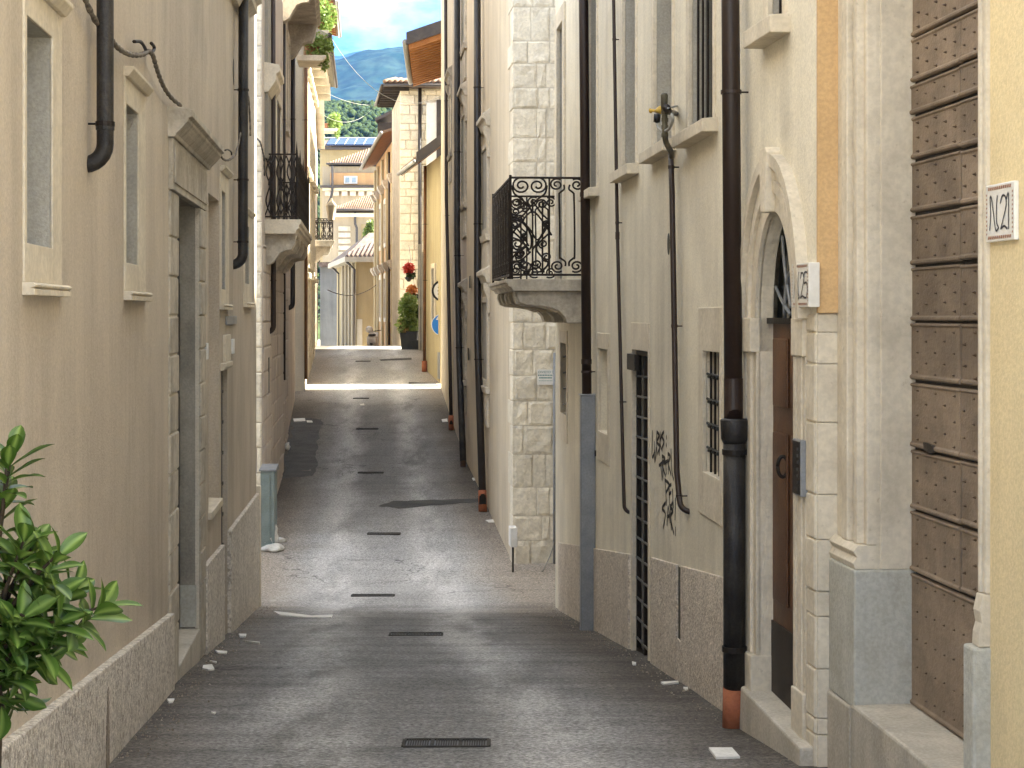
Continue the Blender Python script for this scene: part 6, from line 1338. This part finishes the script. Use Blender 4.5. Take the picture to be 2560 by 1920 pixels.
m = MB(); m.box(xs_-.16, xs_+.16, Ys-.6, Ys+.12, g_+.79, g_+.88); m.build('seat', 'black', scn, bevel=.03)
m = MB(); m.tube([(xs_-.35, Ys+.82, g_+1.05), (xs_, Ys+.9, g_+1.0), (xs_+.35, Ys+.82, g_+1.05)], .02, 8); m.build('handlebar', 'iron', scn)
m = MB(); m.lathe((xs_-.1, Ys-.5, g_+.95), [(.06, 0), (.16, .03), (.17, .16), (.10, .28), (.02, .31)], 14); m.build('helmet', 'whitepaint', scn, smooth=True)

# overhead wires
def wire(a, b, sag, r, label, mat='cable_pale'):
    pts = [a.lerp(b, t/14)-Vector((0, 0, sag*4*(t/14)*(1-t/14))) for t in range(15)]
    m = MB(); m.tube(pts, r, 5); m.build('overhead_wire', mat, base=a, label=label, cat='wire', smooth=True)
wire(P(783, 12, 59), P(1104, 240, 55.2), 1.3, .007, 'pale overhead wire sagging across the sky gap')
wire(P(816, 232, 60), P(948, 262, 72), .15, .006, 'thin pale wire from the cream house to the tower eave')
wire(P(800, 282, 60), P(942, 260, 72.5), .5, .006, 'lower sagging wire from the cream house to the tower eave')
wire(P(820, 725, 84), P(942, 711, 95), .4, .02, 'dark low wire stretched before the yellow cottage', 'cable')

# ------------------------------------------------------------------ hill, wood and mountain
def ridge(name, Y0, Y1, x0, x1, nx, ny, hf, mat):
    m = MB()
    for j in range(ny+1):
        for i in range(nx+1): x = x0+(x1-x0)*i/nx; t = j/ny; y = Y0+(Y1-Y0)*t; m.add([(x, y, hf(x, y, t))])
    for j in range(ny):
        for i in range(nx): q = j*(nx+1)+i; m.f.append((q, q+1, q+nx+2, q+nx+1))
    return m.build(name, mat, base=(0, Y0, 0), smooth=True, fix=False, kind='structure')
def h_hill(x, y, t):
    top = ZE+(HOR-292)/F*900; p = math.sin(min(t*1.15, 1)*math.pi/2)
    return -3+(top+3)*p*(1+.10*mnoise.noise(Vector((x*.006, y*.004, 1))))+2*mnoise.noise(Vector((x*.03, y*.03, 0)))
ridge('hill', 420, 980, -700, 500, 90, 40, h_hill, 'meadow')
m = MB(); rw = random.Random(4)
for k in range(17000):
    x = rw.uniform(-150, 10); t = rw.random(); y = 430+(940-430)*t; tt = (y-420)/560
    # leave a clearing of meadow near the top, as seen below the mountain
    if mnoise.noise(Vector((x*.02, y*.012, 7))) > .38 and tt > .55: continue
    z = h_hill(x, y, tt); r_ = rw.uniform(.7, 1.7)*(.8+.7*tt); n = 5
    rings = [(0, -.2), (.8, .15), (1, .6), (.75, 1.15), (.25, 1.5)]; ids = []
    for rr_, zz_ in rings:
        ids.append(m.add([(x+r_*rr_*math.cos(2*math.pi*j/n+k)*rw.uniform(.75, 1.2)+.01, y+r_*rr_*math.sin(2*math.pi*j/n+k)*rw.uniform(.75, 1.2), z+r_*zz_*rw.uniform(.9, 1.15)) for j in range(n)]))
    for a, b in zip(ids, ids[1:]):
        for j in range(n): m.f.append((a+j, a+(j+1) % n, b+(j+1) % n, b+j))
    m.f.append(tuple(ids[-1]+j for j in range(n)))
m.build('woodland', 'wood_far', base=(-80, 700, 0), fix=False, smooth=True, label='wooded green hillside beyond the roofs', cat='woodland', kind='stuff')
def mfrac(x, y, s): return sum(mnoise.noise(Vector((x*s*2**k, y*s*2**k, 5+k)))/2**k for k in range(6))
def h_mt(x, y, t):
    u = x/y*F+1280; crest = 138-.10*(u-850) if u < 930 else 130-.05*(u-930)
    top = ZE+(HOR-crest)/F*3900; p = math.sin(min(t*1.12, 1)*math.pi/2)**.9
    return -10+top*p+mfrac(x, y, .0030)*42*p+mfrac(x, y, .012)*12*p
ridge('mountain', 2300, 4300, -1900, 1100, 260, 110, h_mt, 'mountain')
def h_mt2(x, y, t): p = math.sin(min(t*1.1, 1)*math.pi/2); return -10+(ZE+(HOR-92)/F*7800)*p+mfrac(x, y, .0012)*90*p
ridge('far_mountain', 6000, 8600, -4200, 2600, 160, 50, h_mt2, 'mountain')

# ------------------------------------------------------------------ air
hz = bpy.data.materials.new('blue_air'); hz.use_nodes = True; n_ = hz.node_tree; n_.nodes.clear()
pv = n_.nodes.new('ShaderNodeVolumePrincipled'); pv.inputs['Color'].default_value = (.09, .33, .95, 1); pv.inputs['Density'].default_value = 3.0e-5; pv.inputs['Anisotropy'].default_value = .1
oo = n_.nodes.new('ShaderNodeOutputMaterial'); n_.links.new(pv.outputs[0], oo.inputs['Volume'])
m = MB(); m.box(-4600, 4600, -4200, 9000, -30, 1700); m.build('haze', hz, base=(0, 0, -30), kind='stuff')
